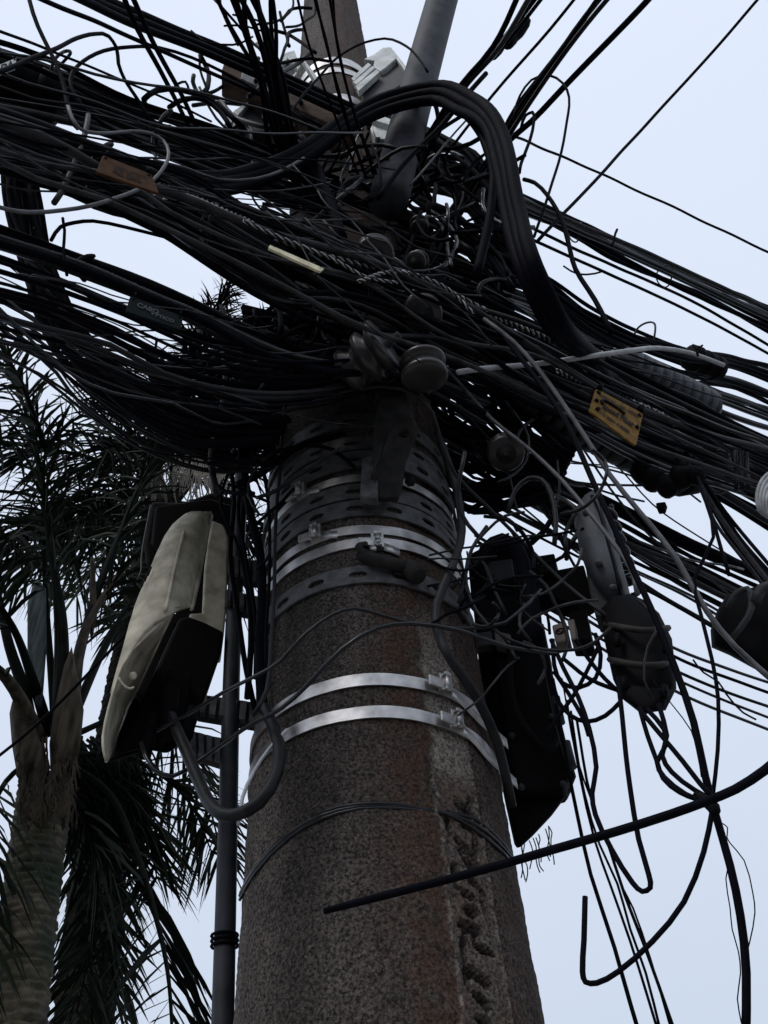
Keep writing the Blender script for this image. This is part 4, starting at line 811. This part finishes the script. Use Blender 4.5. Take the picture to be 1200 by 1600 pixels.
C('thin_cable', 'thin hanging wire above the beige box at left', 3, 1.3, [(235, 790), (228, 830), (222, 870), (220, 892), (214, 905)], MG)
WG = 'wires wound round the lower pole'
for i in range(3):
    d = 5 * i
    pts = [(375, 1395 + d), (400, 1352 + d), (450, 1300 + d), (500, 1270 + d), (560, 1256 + d * .8), (620, 1256 + d * .7), (660, 1264 + d * .3), (695, 1270), (740, 1278 + d * 1.6), (775, 1305 + d * 1.6), (800, 1336 + d)]
    P = [pole_pt(u, v, 0.004) for u, v in pts]
    cable3('wound_wire', P, 0.0024, MB2, ('black wire wound round the lower pole, top strand', 'black wire wound round the lower pole, middle strand', 'black wire wound round the lower pole, bottom strand')[i], WG, wobble=.0008)
C('cut_cable', 'thick cut cable poking in front of the lower pole from the right', 15, (.95, .85), [(1230, 1172), (1195, 1203), (1150, 1233), (1105, 1252), (1050, 1272), (960, 1300), (860, 1328), (780, 1351), (700, 1373), (600, 1399), (508, 1423)], MB, taper=((0, 1.1), (.5, 1.0), (.9, .85), (1, .65)))

# ------------------------------------------------------------------ cables hanging at the right
C('grey_cable', 'long pale grey cable sweeping down past the housing to the right edge', 8, (1.0, 1.2), [(755, 498), (800, 532), (840, 575), (880, 632), (920, 690), (955, 742), (1000, 800), (1055, 870), (1105, 955), (1150, 1012), (1220, 1075)], MG)
C('black_cable', 'black cable beside the sweeping grey one down to the bottom edge', 11, (1.02, 1.1), [(770, 505), (838, 592), (885, 662), (925, 745), (958, 820), (990, 895), (1020, 960), (1055, 1045), (1085, 1130), (1104, 1215), (1120, 1275), (1140, 1350), (1155, 1430), (1165, 1520), (1166, 1640)], MB)
C('black_cable', 'black cable dropping from the right bundle into the cable knot', 6, 1.15, [(1095, 760), (1115, 840), (1085, 905), (1095, 960), (1112, 1030), (1121, 1090), (1120, 1170), (1112, 1245)], MB)
C('thin_cable', 'thin cable hanging off the right bundle across slanted lines', 6, 1.3, [(1090, 745), (1110, 800), (1125, 850), (1140, 900)], MB)
C('grey_cable', 'grey cable curving from the insulator past the housing', 7, 1.1, [(700, 580), (730, 612), (770, 655), (830, 704), (880, 752), (920, 800), (955, 845), (985, 890), (995, 930)], MG)
C('black_cable', 'bent black cable hanging in a narrow hook under the closure', 8, 1.08, [(965, 1060), (972, 1120), (978, 1180), (985, 1235), (997, 1310), (1012, 1365), (1014, 1385), (1002, 1391), (988, 1378), (955, 1325), (930, 1272), (925, 1240), (932, 1200), (922, 1140), (905, 1090), (882, 1045), (862, 1000)], MB)
C('curled_cable', 'black cable curling down to a cut end in the lower right sky', 9, 1.0, [(1113, 1262), (1100, 1330), (1070, 1408), (1020, 1470), (965, 1518), (930, 1537), (913, 1536), (910, 1520), (913, 1470), (914, 1402)], MB)
for i, p in enumerate(([(1000, 1105), (1012, 1150), (1026, 1190), (1035, 1215), (1062, 1238), (1090, 1250), (1116, 1254)], [(1010, 1108), (1036, 1140), (1040, 1165), (1028, 1190), (1038, 1212), (1070, 1240), (1110, 1258)], [(1030, 1100), (1042, 1150), (1034, 1180), (1050, 1205), (1085, 1235), (1118, 1256)], [(1000, 1110), (1030, 1145), (1068, 1190), (1095, 1225), (1115, 1248)])):
    C('black_cable', ('black cable from the closure to the cable knot, lowest of four', 'black cable from the closure to the cable knot, crossing twice', 'black cable from the closure to the cable knot, rightmost at start', 'black cable from the closure to the cable knot, straightest of four')[i], 8, 1.05, p, MB)
lump('cable_knot', 'black bound knot where the hanging cables cross at lower right', 'cable knot', [(1085, 1240), (1100, 1250), (1115, 1262), (1118, 1275)], 1.0, 20)
DG = 'thin drop wires hanging at lower right'
for i, (p, w) in enumerate((([(868, 1100), (888, 1200), (903, 1275), (922, 1365), (960, 1480), (1000, 1620)], 6), ([(885, 1095), (905, 1210), (928, 1310), (955, 1385), (985, 1470), (1030, 1620)], 4), ([(892, 1110), (915, 1240), (938, 1320), (965, 1380), (985, 1450), (1010, 1520), (1035, 1620)], 4), ([(900, 1120), (925, 1250), (950, 1320), (975, 1400), (1005, 1475), (1030, 1540), (1058, 1620)], 5), ([(878, 1060), (900, 1180), (925, 1255), (948, 1320), (968, 1380), (990, 1420), (1018, 1500), (1046, 1600)], 3))):
    C('drop_wire', ('stoutest and leftmost drop wire from the black case', 'drop wire from the black case, second from the left', 'drop wire from the black case, middle one', 'drop wire from the black case, rightmost one', 'finest drop wire from the black case')[i], w, 1.3, p, MB, DG)
C('thin_wire', 'hair thin stray wire bowing right of the thick hanging cable', 2, 1.1, [(1128, 1285), (1136, 1292), (1135, 1308), (1140, 1318), (1162, 1345), (1176, 1395), (1180, 1425), (1172, 1470), (1166, 1490)])
C('thin_wire', 'hair thin stray wire left of the thick hanging cable', 2, 1.1, [(1140, 1350), (1134, 1372), (1140, 1420), (1144, 1455), (1155, 1490), (1158, 1520), (1152, 1560), (1158, 1600)])
C('thin_wire', 'hair thin wire trailing down from the black closure', 2, 1.05, [(1020, 1065), (1050, 1100), (1080, 1140), (1090, 1180), (1096, 1215)])
C('thin_wire', 'hair thin wire wriggling right of the closure', 3, 1.15, [(1085, 1030), (1100, 1050), (1122, 1065), (1135, 1085), (1160, 1115), (1180, 1125)])
for i, p in enumerate(([(862, 1000), (866, 1040), (880, 1066), (905, 1074), (930, 1060), (938, 1025), (930, 990)], [(864, 1060), (872, 1095), (890, 1118), (915, 1128), (945, 1118), (968, 1098)], [(935, 1010), (915, 1050), (895, 1090), (872, 1122), (850, 1150)], [(865, 1050), (890, 1085), (910, 1120), (920, 1150)], [(880, 1030), (905, 1050), (935, 1068), (965, 1078)], [(900, 1000), (920, 1030), (945, 1060), (968, 1082)])):
    C('thin_cable', ('small cable loop between the black case and closure, upper', 'small cable loop between the black case and closure, lower', 'cable crossing the two small loops from right to left', 'cable crossing the two small loops from left to right', 'short cable bridging case and closure, upper', 'short cable bridging case and closure, steeper')[i], 7, 1.15, p, MB)
for i, p in enumerate(([(795, 800), (806, 765), (825, 748), (845, 750), (860, 772), (868, 810), (866, 850)], [(745, 900), (760, 860), (785, 845), (808, 860), (822, 900), (832, 960), (835, 1010)], [(740, 880), (752, 878), (762, 892), (775, 925), (790, 960)], [(860, 990), (855, 960), (845, 950), (835, 955)], [(830, 850), (850, 830), (870, 800), (890, 790)], [(800, 830), (820, 860), (850, 880), (880, 870), (900, 840)], [(870, 720), (874, 755), (872, 780), (862, 800)])):
    C('black_cable', ('worn cable arching over beside the shaded insulator', 'fat black cable bending over the top of the black case', 'thin grey cable inside the fat bend above the black case', 'short hooked wire by the tan terminal box', 'short thick cable linking arm and grey housing', 'slack cable drooping above the mounting arm', 'short worn cable behind the grey housing')[i], (8, 26, 6, 5, 9, 6, 4)[i], (1.12, 1.15, 1.12, 1.2, 1.2, 1.2, 1.2)[i], p, (MB3, MB, MB3, MB, MB, MB, MB3)[i])
coil = thing('cable_coil', at(1205, 770, 1.6), 'coil of pale grey cable at the right picture edge', 'cable coil')
for i in range(6):
    c0 = (1205 + i * 5, 772 + i * 3); obj('turn', *tube([at(c0[0] + 22 * math.cos(a) - 4 * math.sin(a), c0[1] + 34 * math.sin(a), 1.6 + .03 * math.cos(a)) for a in np.linspace(0, 6.283, 40)], .0042, 7), MLG, coil)
for i in range(3): C('black_cable', 'short vertical black cable beside the pale coil', 7, 1.62, [(1150 + 9 * i, 705), (1149 + 9 * i, 730), (1151 + 9 * i, 765)], MB3, 'short vertical cables beside the coil')
family('thin_cable', 'thin black cable running steeply down right under the pale coil', 'steep wires at the right edge', 7,
       [(1060, 690), (1110, 760), (1160, 830), (1240, 930)], [(1085, 745), (1120, 815), (1160, 870), (1240, 985)], (4, 8), (-.05, .1), D=1.55, cross=.2)

# ------------------------------------------------------------------ tangle round the pole head
TG = 'tangled wires round the pole head'
def tangle(n, cx, cy, rx, ry, wr, Dr, lab, grp, mats, span=(60, 190)):
    for i in range(n):
        a = rnd.uniform(0, 6.28); q = rnd.random() ** .5; u, v = cx + rx * q * math.cos(a), cy + ry * q * math.sin(a)
        h = rnd.uniform(0, 6.28); L_ = rnd.uniform(*span); k = rnd.randint(4, 7); turn = rnd.uniform(-.55, .55); P = []; d = rnd.uniform(*Dr)
        for j in range(k):
            P.append(at(u, v, d)); u += L_ / k * math.cos(h); v += L_ / k * math.sin(h) * .8; h += turn + rnd.uniform(-.25, .25); d += rnd.uniform(-.03, .03)
        cable3('tangled_wire', P, width_r(P, rnd.uniform(*wr)), rnd.choice(mats), lab, grp, wobble=.002, n=6, cat='wire')
tangle(58, 610, 300, 150, 95, (3, 9), (.92, 1.15), 'thin black wire curled in the tangle round the pole head', TG, (MB, MB, MB2, MB3))
tangle(30, 700, 380, 120, 110, (4, 9), (1.05, 1.4), 'black wire in the loose knot right of the pole head', 'loose wires right of the pole head', (MB, MB, MB3))
tangle(34, 385, 590, 95, 80, (4, 9), (1.15, 1.45), 'black wire in the snarl left of the insulators', 'snarled wires left of the insulators', (MB, MB, MB3))
tangle(26, 760, 620, 80, 110, (4, 9), (1.2, 1.5), 'black wire bunched behind the shaded insulator', 'wires behind the shaded insulator', (MB, MB, MB3))
tangle(34, 500, 555, 90, 62, (4, 10), (.95, 1.06), 'black wire snarled across the pole front left of the steel bracket', 'wires snarled left of the bracket', (MB, MB, MB3))
tangle(12, 410, 60, 55, 60, (3, 6), (.7, .85), 'thin black wire looping round the bundle at the top edge', 'looped wires at the top edge', (MB, MB))
tangle(24, 800, 850, 95, 110, (3, 7), (1.0, 1.2), 'thin dark wire looping loosely between the pole and the grey housing', 'loose loops right of the pole', (MB, MB3, MB3), span=(90, 240))
tangle(7, 820, 980, 35, 60, (3, 6), (1.02, 1.15), 'thin dark wire hanging over the large black case', 'wires over the black case', (MB3, MFADE), span=(80, 200))
tangle(8, 415, 770, 18, 90, (4, 7), (1.02, 1.1), 'dark wire hanging loosely over the left edge of the strapped pole', 'wires over the strapped pole', (MB, MB, MB3), span=(80, 200))
tangle(14, 350, 150, 70, 60, (4, 8), (1.0, 1.2), 'black wire knotted by the upper left clamp', 'knotted wires at upper left', (MB, MB3))

def loose(n, A, B, sag, wr, sr, lab, grp, mats):
    for i in range(n):
        a = (rnd.uniform(A[0], A[2]), rnd.uniform(A[1], A[3])); b = (rnd.uniform(B[0], B[2]), rnd.uniform(B[1], B[3])); sg = rnd.uniform(*sag); s0 = rnd.uniform(*sr); s1 = rnd.uniform(*sr); P = []
        for k in range(7):
            f = k / 6; u = a[0] + (b[0] - a[0]) * f + rnd.uniform(-9, 9); v = a[1] + (b[1] - a[1]) * f + sg * 4 * f * (1 - f) + rnd.uniform(-9, 9)
            P.append(run_pt(u, v, s0 + (s1 - s0) * f))
        cable3('loose_wire', P, width_r(P, rnd.uniform(*wr)), rnd.choice(mats), lab, grp, wobble=.004, n=6, cat='wire')
MM = (MB, MB2, MFADE, MB3, MB2)
loose(16, (-60, 60, -20, 330), (420, 200, 620, 420), (-30, 45), (2, 5), (.3, .5), 'thin loose wire strung slackly across the upper left bundles', 'loose wires at upper left', MM)
loose(18, (-60, 330, 60, 560), (330, 480, 560, 660), (0, 70), (2, 5), (.15, .4), 'thin loose wire sagging through the fanned left cables', 'loose wires at left', MM)
loose(16, (560, 370, 760, 520), (1000, 580, 1260, 740), (-15, 25), (2, 5), (.1, .4), 'thin loose wire strung along the right hand bundles', 'loose wires at right', MM)
loose(12, (600, 420, 740, 700), (860, 700, 1260, 1000), (-10, 60), (2, 5), (-.1, .2), 'thin loose wire drooping below the long closure', 'loose wires at lower right', MM)
loose(7, (380, 230, 520, 420), (620, 400, 780, 600), (-30, 30), (2, 4), (.42, .5), 'thin wire painted highlight grey crossing the front of the main trunk', 'wires over the main trunk', (MFADE, MFADE, MB3))  # the greyer colour stands in for highlights on thin wires over the dark mass
for (u, v, hgt, s_, lab) in ((90, 112, 95, .18, 'black cable tie cinched round the upper left bundle near the closure'), (250, 205, 95, .18, 'black cable tie cinched round the upper left bundle below the arched loop'), (150, 265, 120, .3, 'black cable tie round the main trunk left of the orange tag'), (330, 345, 110, .3, 'black cable tie round the main trunk right of the orange tag'), (130, 415, 50, .25, 'black cable tie on the heavy left trunk above the green tag'), (900, 362, 40, -.15, 'black cable tie on the top right bundle by the thin loop'), (1040, 430, 46, -.15, 'black cable tie on the top right bundle farther out'), (1010, 525, 60, .0, 'black cable tie by the grey insulated cable joint'), (1120, 735, 80, .3, 'black cable tie at the far end of the main trunk')):
    c0 = run_pt(u, v, s_); hh = hgt * px_size(c0) * .5; P = [c0 + up * hh * math.sin(a) * 1.05 + RN * hh * .7 * math.cos(a) + RD * .01 * math.sin(2 * a) for a in np.linspace(0, 6.283, 26)]
    obj('cable_tie', *tube(P, .004, 6), MB3, None, lab, 'cable tie', 'cable ties on the bundles')
# too many to count: the matted wires packed behind and between the bundles
def matted(name, label, n, top, bot, wr, sr, D=None):
    parts = []
    for i in range(n):
        p = rnd.random(); s = rnd.uniform(*sr); w = rnd.uniform(*wr); P = []
        a0 = rnd.uniform(0, .35); a1 = rnd.uniform(.65, 1.0); m_ = len(top)
        for k in range(m_):
            p = min(1, max(0, p + rnd.uniform(-.22, .22))); a, b = top[k], bot[k]
            u = a[0] + (b[0] - a[0]) * p; v = a[1] + (b[1] - a[1]) * p
            P.append(run_pt(u, v, s) if D is None else at(u, v, D + s + rnd.uniform(-.02, .02)))
        parts.append(tube(wob(spline(P, .05), .003), width_r(P, w), 6))
    V, Fc = join(parts)
    return obj(name, V, Fc, MB, None, label, 'wires', kind='stuff')
matted('matted_wires', 'matted mass of black wires behind the pole head tangle', 84, [(430, 170), (520, 185), (620, 195), (720, 230), (800, 330)], [(400, 400), (520, 460), (620, 520), (720, 560), (800, 560)], (5, 11), (.08, .3), D=1.08)
matted('matted_wires', 'matted black wires filling the main trunk', 40, [(-90, 160), (60, 205), (200, 258), (300, 290), (420, 350), (560, 400), (700, 450), (850, 525), (1000, 605), (1260, 720)],
       [(-90, 230), (60, 275), (150, 312), (240, 352), (420, 460), (560, 525), (700, 560), (850, 632), (1000, 705), (1260, 800)], (6, 11), (.05, .2))
matted('matted_wires', 'matted black wires filling the upper left bundle', 24, [(-90, 55), (60, 100), (200, 162), (350, 215), (480, 262), (600, 305)], [(-90, 145), (60, 176), (200, 222), (350, 278), (480, 325), (600, 370)], (6, 11), (-.05, .1))
matted('matted_wires', 'matted black wires snarled left of the insulators', 30, [(230, 560), (300, 560), (380, 545), (460, 560), (560, 580)], [(250, 700), (320, 730), (380, 735), (440, 690), (520, 640)], (6, 12), (.1, .35), D=1.1)
matted('matted_wires', 'matted black wires crossing the pole front left of the steel bracket', 50, [(380, 480), (470, 500), (560, 520), (660, 540)], [(380, 640), (470, 625), (560, 610), (660, 610)], (6, 12), (-.03, .06), D=1.06)
matted('matted_wires', 'matted black wires filling the steep left bundle', 14, [(46, 245), (58, 325), (78, 415), (108, 485), (158, 552), (238, 606), (340, 645), (450, 660)], [(4, 260), (16, 330), (36, 415), (66, 508), (108, 574), (188, 640), (290, 688), (430, 690)], (7, 11), (-.1, .05))
matted('matted_wires', 'matted black wires behind the shaded insulator', 60, [(660, 520), (740, 580), (820, 640), (900, 700)], [(660, 760), (740, 800), (800, 790), (860, 780)], (5, 11), (.1, .4), D=1.15)

# ------------------------------------------------------------------ palms
def leaflets(Cc, t0, length, width, dens, spread, droop, m_rand):
    Lc = np.concatenate([[0], np.cumsum(np.linalg.norm(np.diff(Cc, axis=0), axis=1))]); tot = Lc[-1]; T = np.gradient(Cc, axis=0); T /= np.linalg.norm(T, axis=1)[:, None]
    V = []; Fc = []; n = int(tot * (1 - t0) * dens)
    for i in range(n):
        f = t0 + (1 - t0) * (i + m_rand.random()) / n; s = f * tot; k = min(np.searchsorted(Lc, s), len(Cc) - 1)
        p = Cc[k]; t = T[k]; sd = np.cross(t, up); sd /= np.linalg.norm(sd) + 1e-9; nn = np.cross(sd, t)
        for sg in (-1, 1):
            an = m_rand.uniform(-spread, spread); g = sd * sg * math.cos(an) + nn * math.sin(an)
            fw = m_rand.uniform(.35, .8); d = g * (1 - fw * .4) + t * fw; d /= np.linalg.norm(d)
            l = length * (math.sin(math.pi * min(1, .15 + .8 * f)) * .6 + .5) * m_rand.uniform(.75, 1.1); w = width * m_rand.uniform(.7, 1.2)
            ws = np.cross(d, m_rand.choice([nn, t, sd]) + np.array([m_rand.uniform(-.4, .4) for _ in range(3)])); ws /= np.linalg.norm(ws) + 1e-9
            b = len(V); q = p.copy(); dr = droop * m_rand.uniform(.5, 1.5)
            for j, (fr, wf) in enumerate(((0, .6), (.35, 1), (.7, .8), (1, .08))):
                c = p + d * l * fr - up * dr * l * fr * fr
                V.append(c - ws * w * wf * .5); V.append(c + ws * w * wf * .5)
            for j in range(3): Fc.append((b + 2 * j, b + 2 * j + 1, b + 2 * j + 3, b + 2 * j + 2))
    return V, Fc
def palm(name, label, trunk, tw, tD, fronds, length, width, dens, seed, leaf_m, ringpx=14, bark=None):
    mr = random.Random(seed)
    P = [at(u, v, tD) for u, v in trunk]; Cc = spline(P, .005 if ringpx > 25 or True else .012); r = width_r(P, tw)
    t = thing(name, P[0], label, 'palm tree', 'palms behind the pole')
    s = np.concatenate([[0], np.cumsum(np.linalg.norm(np.diff(Cc, axis=0), axis=1))]); pitch = ringpx * px_size(P[0]); n = 40
    ph = s / pitch + 0.25 * np.sin(s * 31); saw = ph - np.floor(ph)
    V, Fc = tube(Cc, r * (1 + 0.055 * saw - .05 * np.exp(-((saw - .03) / .10) ** 2) - .04 * np.exp(-((saw - .97) / .06) ** 2)), n)
    jit = (smooth_noise(np.arange(len(V)) % n * .7, np.arange(len(V)) // n * .35, seed) - .5) * r * .13; ctr = np.repeat(Cc, n, 0); dv = V - ctr; V = V + dv / (np.linalg.norm(dv, axis=1)[:, None] + 1e-9) * jit[:, None]
    obj('trunk', V, Fc, bark or MBARK, t)
    for fr in fronds:
        pts, Ds, t0, lm = fr[:4]; kw = fr[4] if len(fr) > 4 else {}
        k = len(pts); Pf = [at(u, v, d) for (u, v), d in zip(pts, np.linspace(Ds[0], Ds[1], k))]; Cf = spline(Pf, .04)
        R_ = width_r(Pf, kw.get('w', 8)) * np.linspace(1.25, .3, len(Cf))
        fo = obj('frond', *tube(Cf, R_, 7), kw.get('stem', MLEAF2), t)
        Vl, Fl = leaflets(Cf, t0, length * lm, width, dens * kw.get('dens', 1), kw.get('spread', .9), kw.get('droop', .45), mr)
        if len(Vl): obj('leaflets', Vl, Fl, kw.get('m', leaf_m), fo, kind='stuff', smooth=False)
    return t
fa = [
    ([(78, 1150), (50, 1060), (20, 980), (-50, 880)], (3.2, 2.8), .55, 1, dict(w=16)),
    ([(90, 1130), (92, 980), (80, 850), (60, 720), (15, 560)], (3.2, 3.0), .45, 1.1, dict(w=13)),
    ([(105, 1110), (140, 960), (185, 840), (240, 720), (320, 640)], (3.2, 3.6), .4, 1.0, dict(w=12)),
    ([(110, 1130), (170, 1000), (220, 930), (330, 880)], (3.2, 3.8), .4, .9, dict(w=11)),
    ([(60, 1160), (40, 1110), (10, 1060), (-60, 1000)], (3.1, 2.8), .5, .9, dict(w=24, stem=MSHEATH)),
    ([(50, 1150), (38, 1080), (15, 1010), (-10, 900), (-40, 800)], (3.15, 3.0), .55, .9, dict(w=18, stem=MLEAF2)),
    ([(112, 1160), (118, 1060), (135, 980), (185, 900), (230, 850)], (3.15, 3.4), .6, .8, dict(w=18, stem=MSHEATH)),
    ([(90, 1140), (98, 1040), (96, 960), (80, 870), (70, 800)], (3.15, 3.0), .6, .8, dict(w=20)),
    ([(60, 1180), (10, 1220), (-30, 1320), (-55, 1470)], (3.2, 3.0), .25, 1.0, {}),
    ([(100, 1190), (170, 1240), (212, 1330), (240, 1420), (262, 1520), (272, 1680)], (3.3, 3.0), .47, 1.1, dict(w=12, spread=.18, droop=.3, dens=.62, m=MLEAF2)),
    ([(95, 1180), (150, 1260), (170, 1370), (160, 1500), (130, 1640)], (3.3, 3.5), .3, .7, dict(dens=.7, w=6)),
    ([(90, 1190), (140, 1300), (150, 1430), (120, 1580)], (3.3, 3.4), .2, .8, dict(dens=.8)),
    ([(110, 1180), (190, 1180), (250, 1210), (300, 1260), (330, 1330)], (3.3, 3.6), .35, .9, dict(spread=.6)),
    ([(110, 1190), (180, 1220), (225, 1290), (245, 1370)], (3.3, 3.7), .15, .9, dict(dens=1.8)),
    ([(110, 1200), (150, 1240), (175, 1310), (185, 1390)], (3.3, 3.9), .1, .9, dict(dens=1.8)),
    ([(105, 1200), (140, 1290), (160, 1420), (185, 1560), (200, 1640)], (3.5, 3.9), .2, .7, dict(dens=.9)),
    ([(100, 1200), (120, 1330), (130, 1480), (100, 1640)], (3.6, 3.9), .2, .7, dict(dens=.7)),
    ([(70, 700), (50, 640), (30, 590), (0, 540)], (2.9, 2.6), 0, .9, dict(w=9, spread=1.5, dens=.8)),
    ([(70, 700), (110, 660), (140, 640)], (2.9, 2.7), 0, .9, dict(w=7, spread=1.5, dens=.9)),
    ([(85, 1120), (70, 900), (68, 790), (70, 700)], (3.4, 2.9), .6, .8, dict(w=10)),
    ([(110, 1150), (200, 1120), (270, 1150), (320, 1240), (345, 1330)], (3.4, 3.9), .4, 1, dict(spread=.5)),
]
PA = palm('palm_tree', 'ringed palm trunk with drooping fronds at the lower left', [(10, 1760), (22, 1620), (36, 1500), (50, 1390), (62, 1300), (72, 1225)], 84, 3.2, fa, .31, .0165, 60, 21, MLEAF)
for o_ in ([(18, 1100), (26, 1072), (40, 1085), (54, 1130), (68, 1172), (72, 1200), (62, 1216), (48, 1208), (40, 1222), (30, 1196), (22, 1150)], [(82, 1196), (80, 1150), (86, 1100), (100, 1040), (112, 1010), (120, 1050), (131, 1110), (127, 1150), (122, 1190), (104, 1186), (98, 1205)]):
    slab('leaf_sheath', o_, 3.05, .06, MSHEATH, PA, pillow=.03, bev=0)
slab('bract', [(52, 910), (60, 905), (72, 920), (73, 1010), (70, 1050), (66, 1105), (56, 1100), (50, 1040), (44, 1010), (44, 940)], 3.1, .02, MSPATHE, PA, pillow=.015, bev=0)
slab('bract', [(142, 870), (148, 872), (152, 960), (144, 1000), (140, 960)], 3.3, .02, MSHEATH, PA, pillow=.01, bev=0)
fib = []
for i in range(220):
    u, v = rnd.uniform(28, 118), rnd.uniform(1150, 1262); q = [(u, v), (u + rnd.uniform(-6, 6), v + rnd.uniform(8, 20)), (u + rnd.uniform(-10, 10), v + rnd.uniform(20, 42))]
    fib.append(tube(spline([at(a, b, 3.04) for a, b in q], .03), .0035, 4))
obj('bark_fibre', *join(fib), MSHEATH, PA, kind='stuff')
sk = []
for i in range(620):
    u, v = rnd.uniform(88, 215), rnd.uniform(1150, 1290); q = [(u, v)]
    for k in range(3): q.append((q[-1][0] + rnd.uniform(-6, 22), q[-1][1] + rnd.uniform(8, 34)))
    d = rnd.uniform(3.3, 3.7); sk.append(tube(spline([at(a, b, d) for a, b in q], .08), np.linspace(1, .25, len(spline([at(a, b, d) for a, b in q], .08))) * .007, 4))
obj('dead_leaf_skirt', *join(sk), MLEAF2, PA, kind='stuff')
MLEAF3 = mat('lit_olive_leaf', (0.034, 0.048, 0.026), 0.6, spec=0.15, scale=9, var=0.7, bump=0)  # brighter olive paints in the leaf tips that catch the light
fb = []
mr = random.Random(5)
for (ex, ey) in ((440, 470), (360, 440), (500, 500), (520, 570), (150, 560), (0, 700), (40, 880), (120, 930), (200, 980), (430, 860), (460, 720), (240, 560), (310, 520), (170, 700), (350, 900), (400, 620), (100, 800), (200, 860), (10, 840)):
    b0 = (258 + mr.uniform(-12, 12), 790 + mr.uniform(-12, 12)); mx, my = (b0[0] + ex) / 2 + mr.uniform(-20, 20), (b0[1] + ey) / 2 - 25
    fb.append(([b0, (mx, my), (ex, ey)], (4.3, 4.3 + mr.uniform(-.7, .9)), .2, 1, dict(dens=1.0, spread=1.2, m=MLEAF3 if (ex < 260 and ey > 690 and mr.random() < .6) else MLEAF2)))
PBM = palm('palm_tree', 'dark bushy palm crown behind the beige box', [(120, 1780), (135, 1560), (160, 1320), (205, 1060), (256, 790)], 80, 4.3, fb, .40, .018, 75, 33, MLEAF2, bark=mat('dark_bark', (0.012, 0.010, 0.008), 0.9, spec=0.1, scale=30, var=0.6, bump=0.6))
fib = []
for i in range(130):
    u, v = rnd.uniform(215, 360), rnd.uniform(705, 745); q = [(u, v), (u + rnd.uniform(-8, 10), v + rnd.uniform(10, 30)), (u + rnd.uniform(-14, 14), v + rnd.uniform(25, 62))]
    fib.append(tube(spline([at(a, b, 4.0) for a, b in q], .04), .0042, 4))
obj('hanging_fibre', *join(fib), MDRY, PBM, kind='stuff')
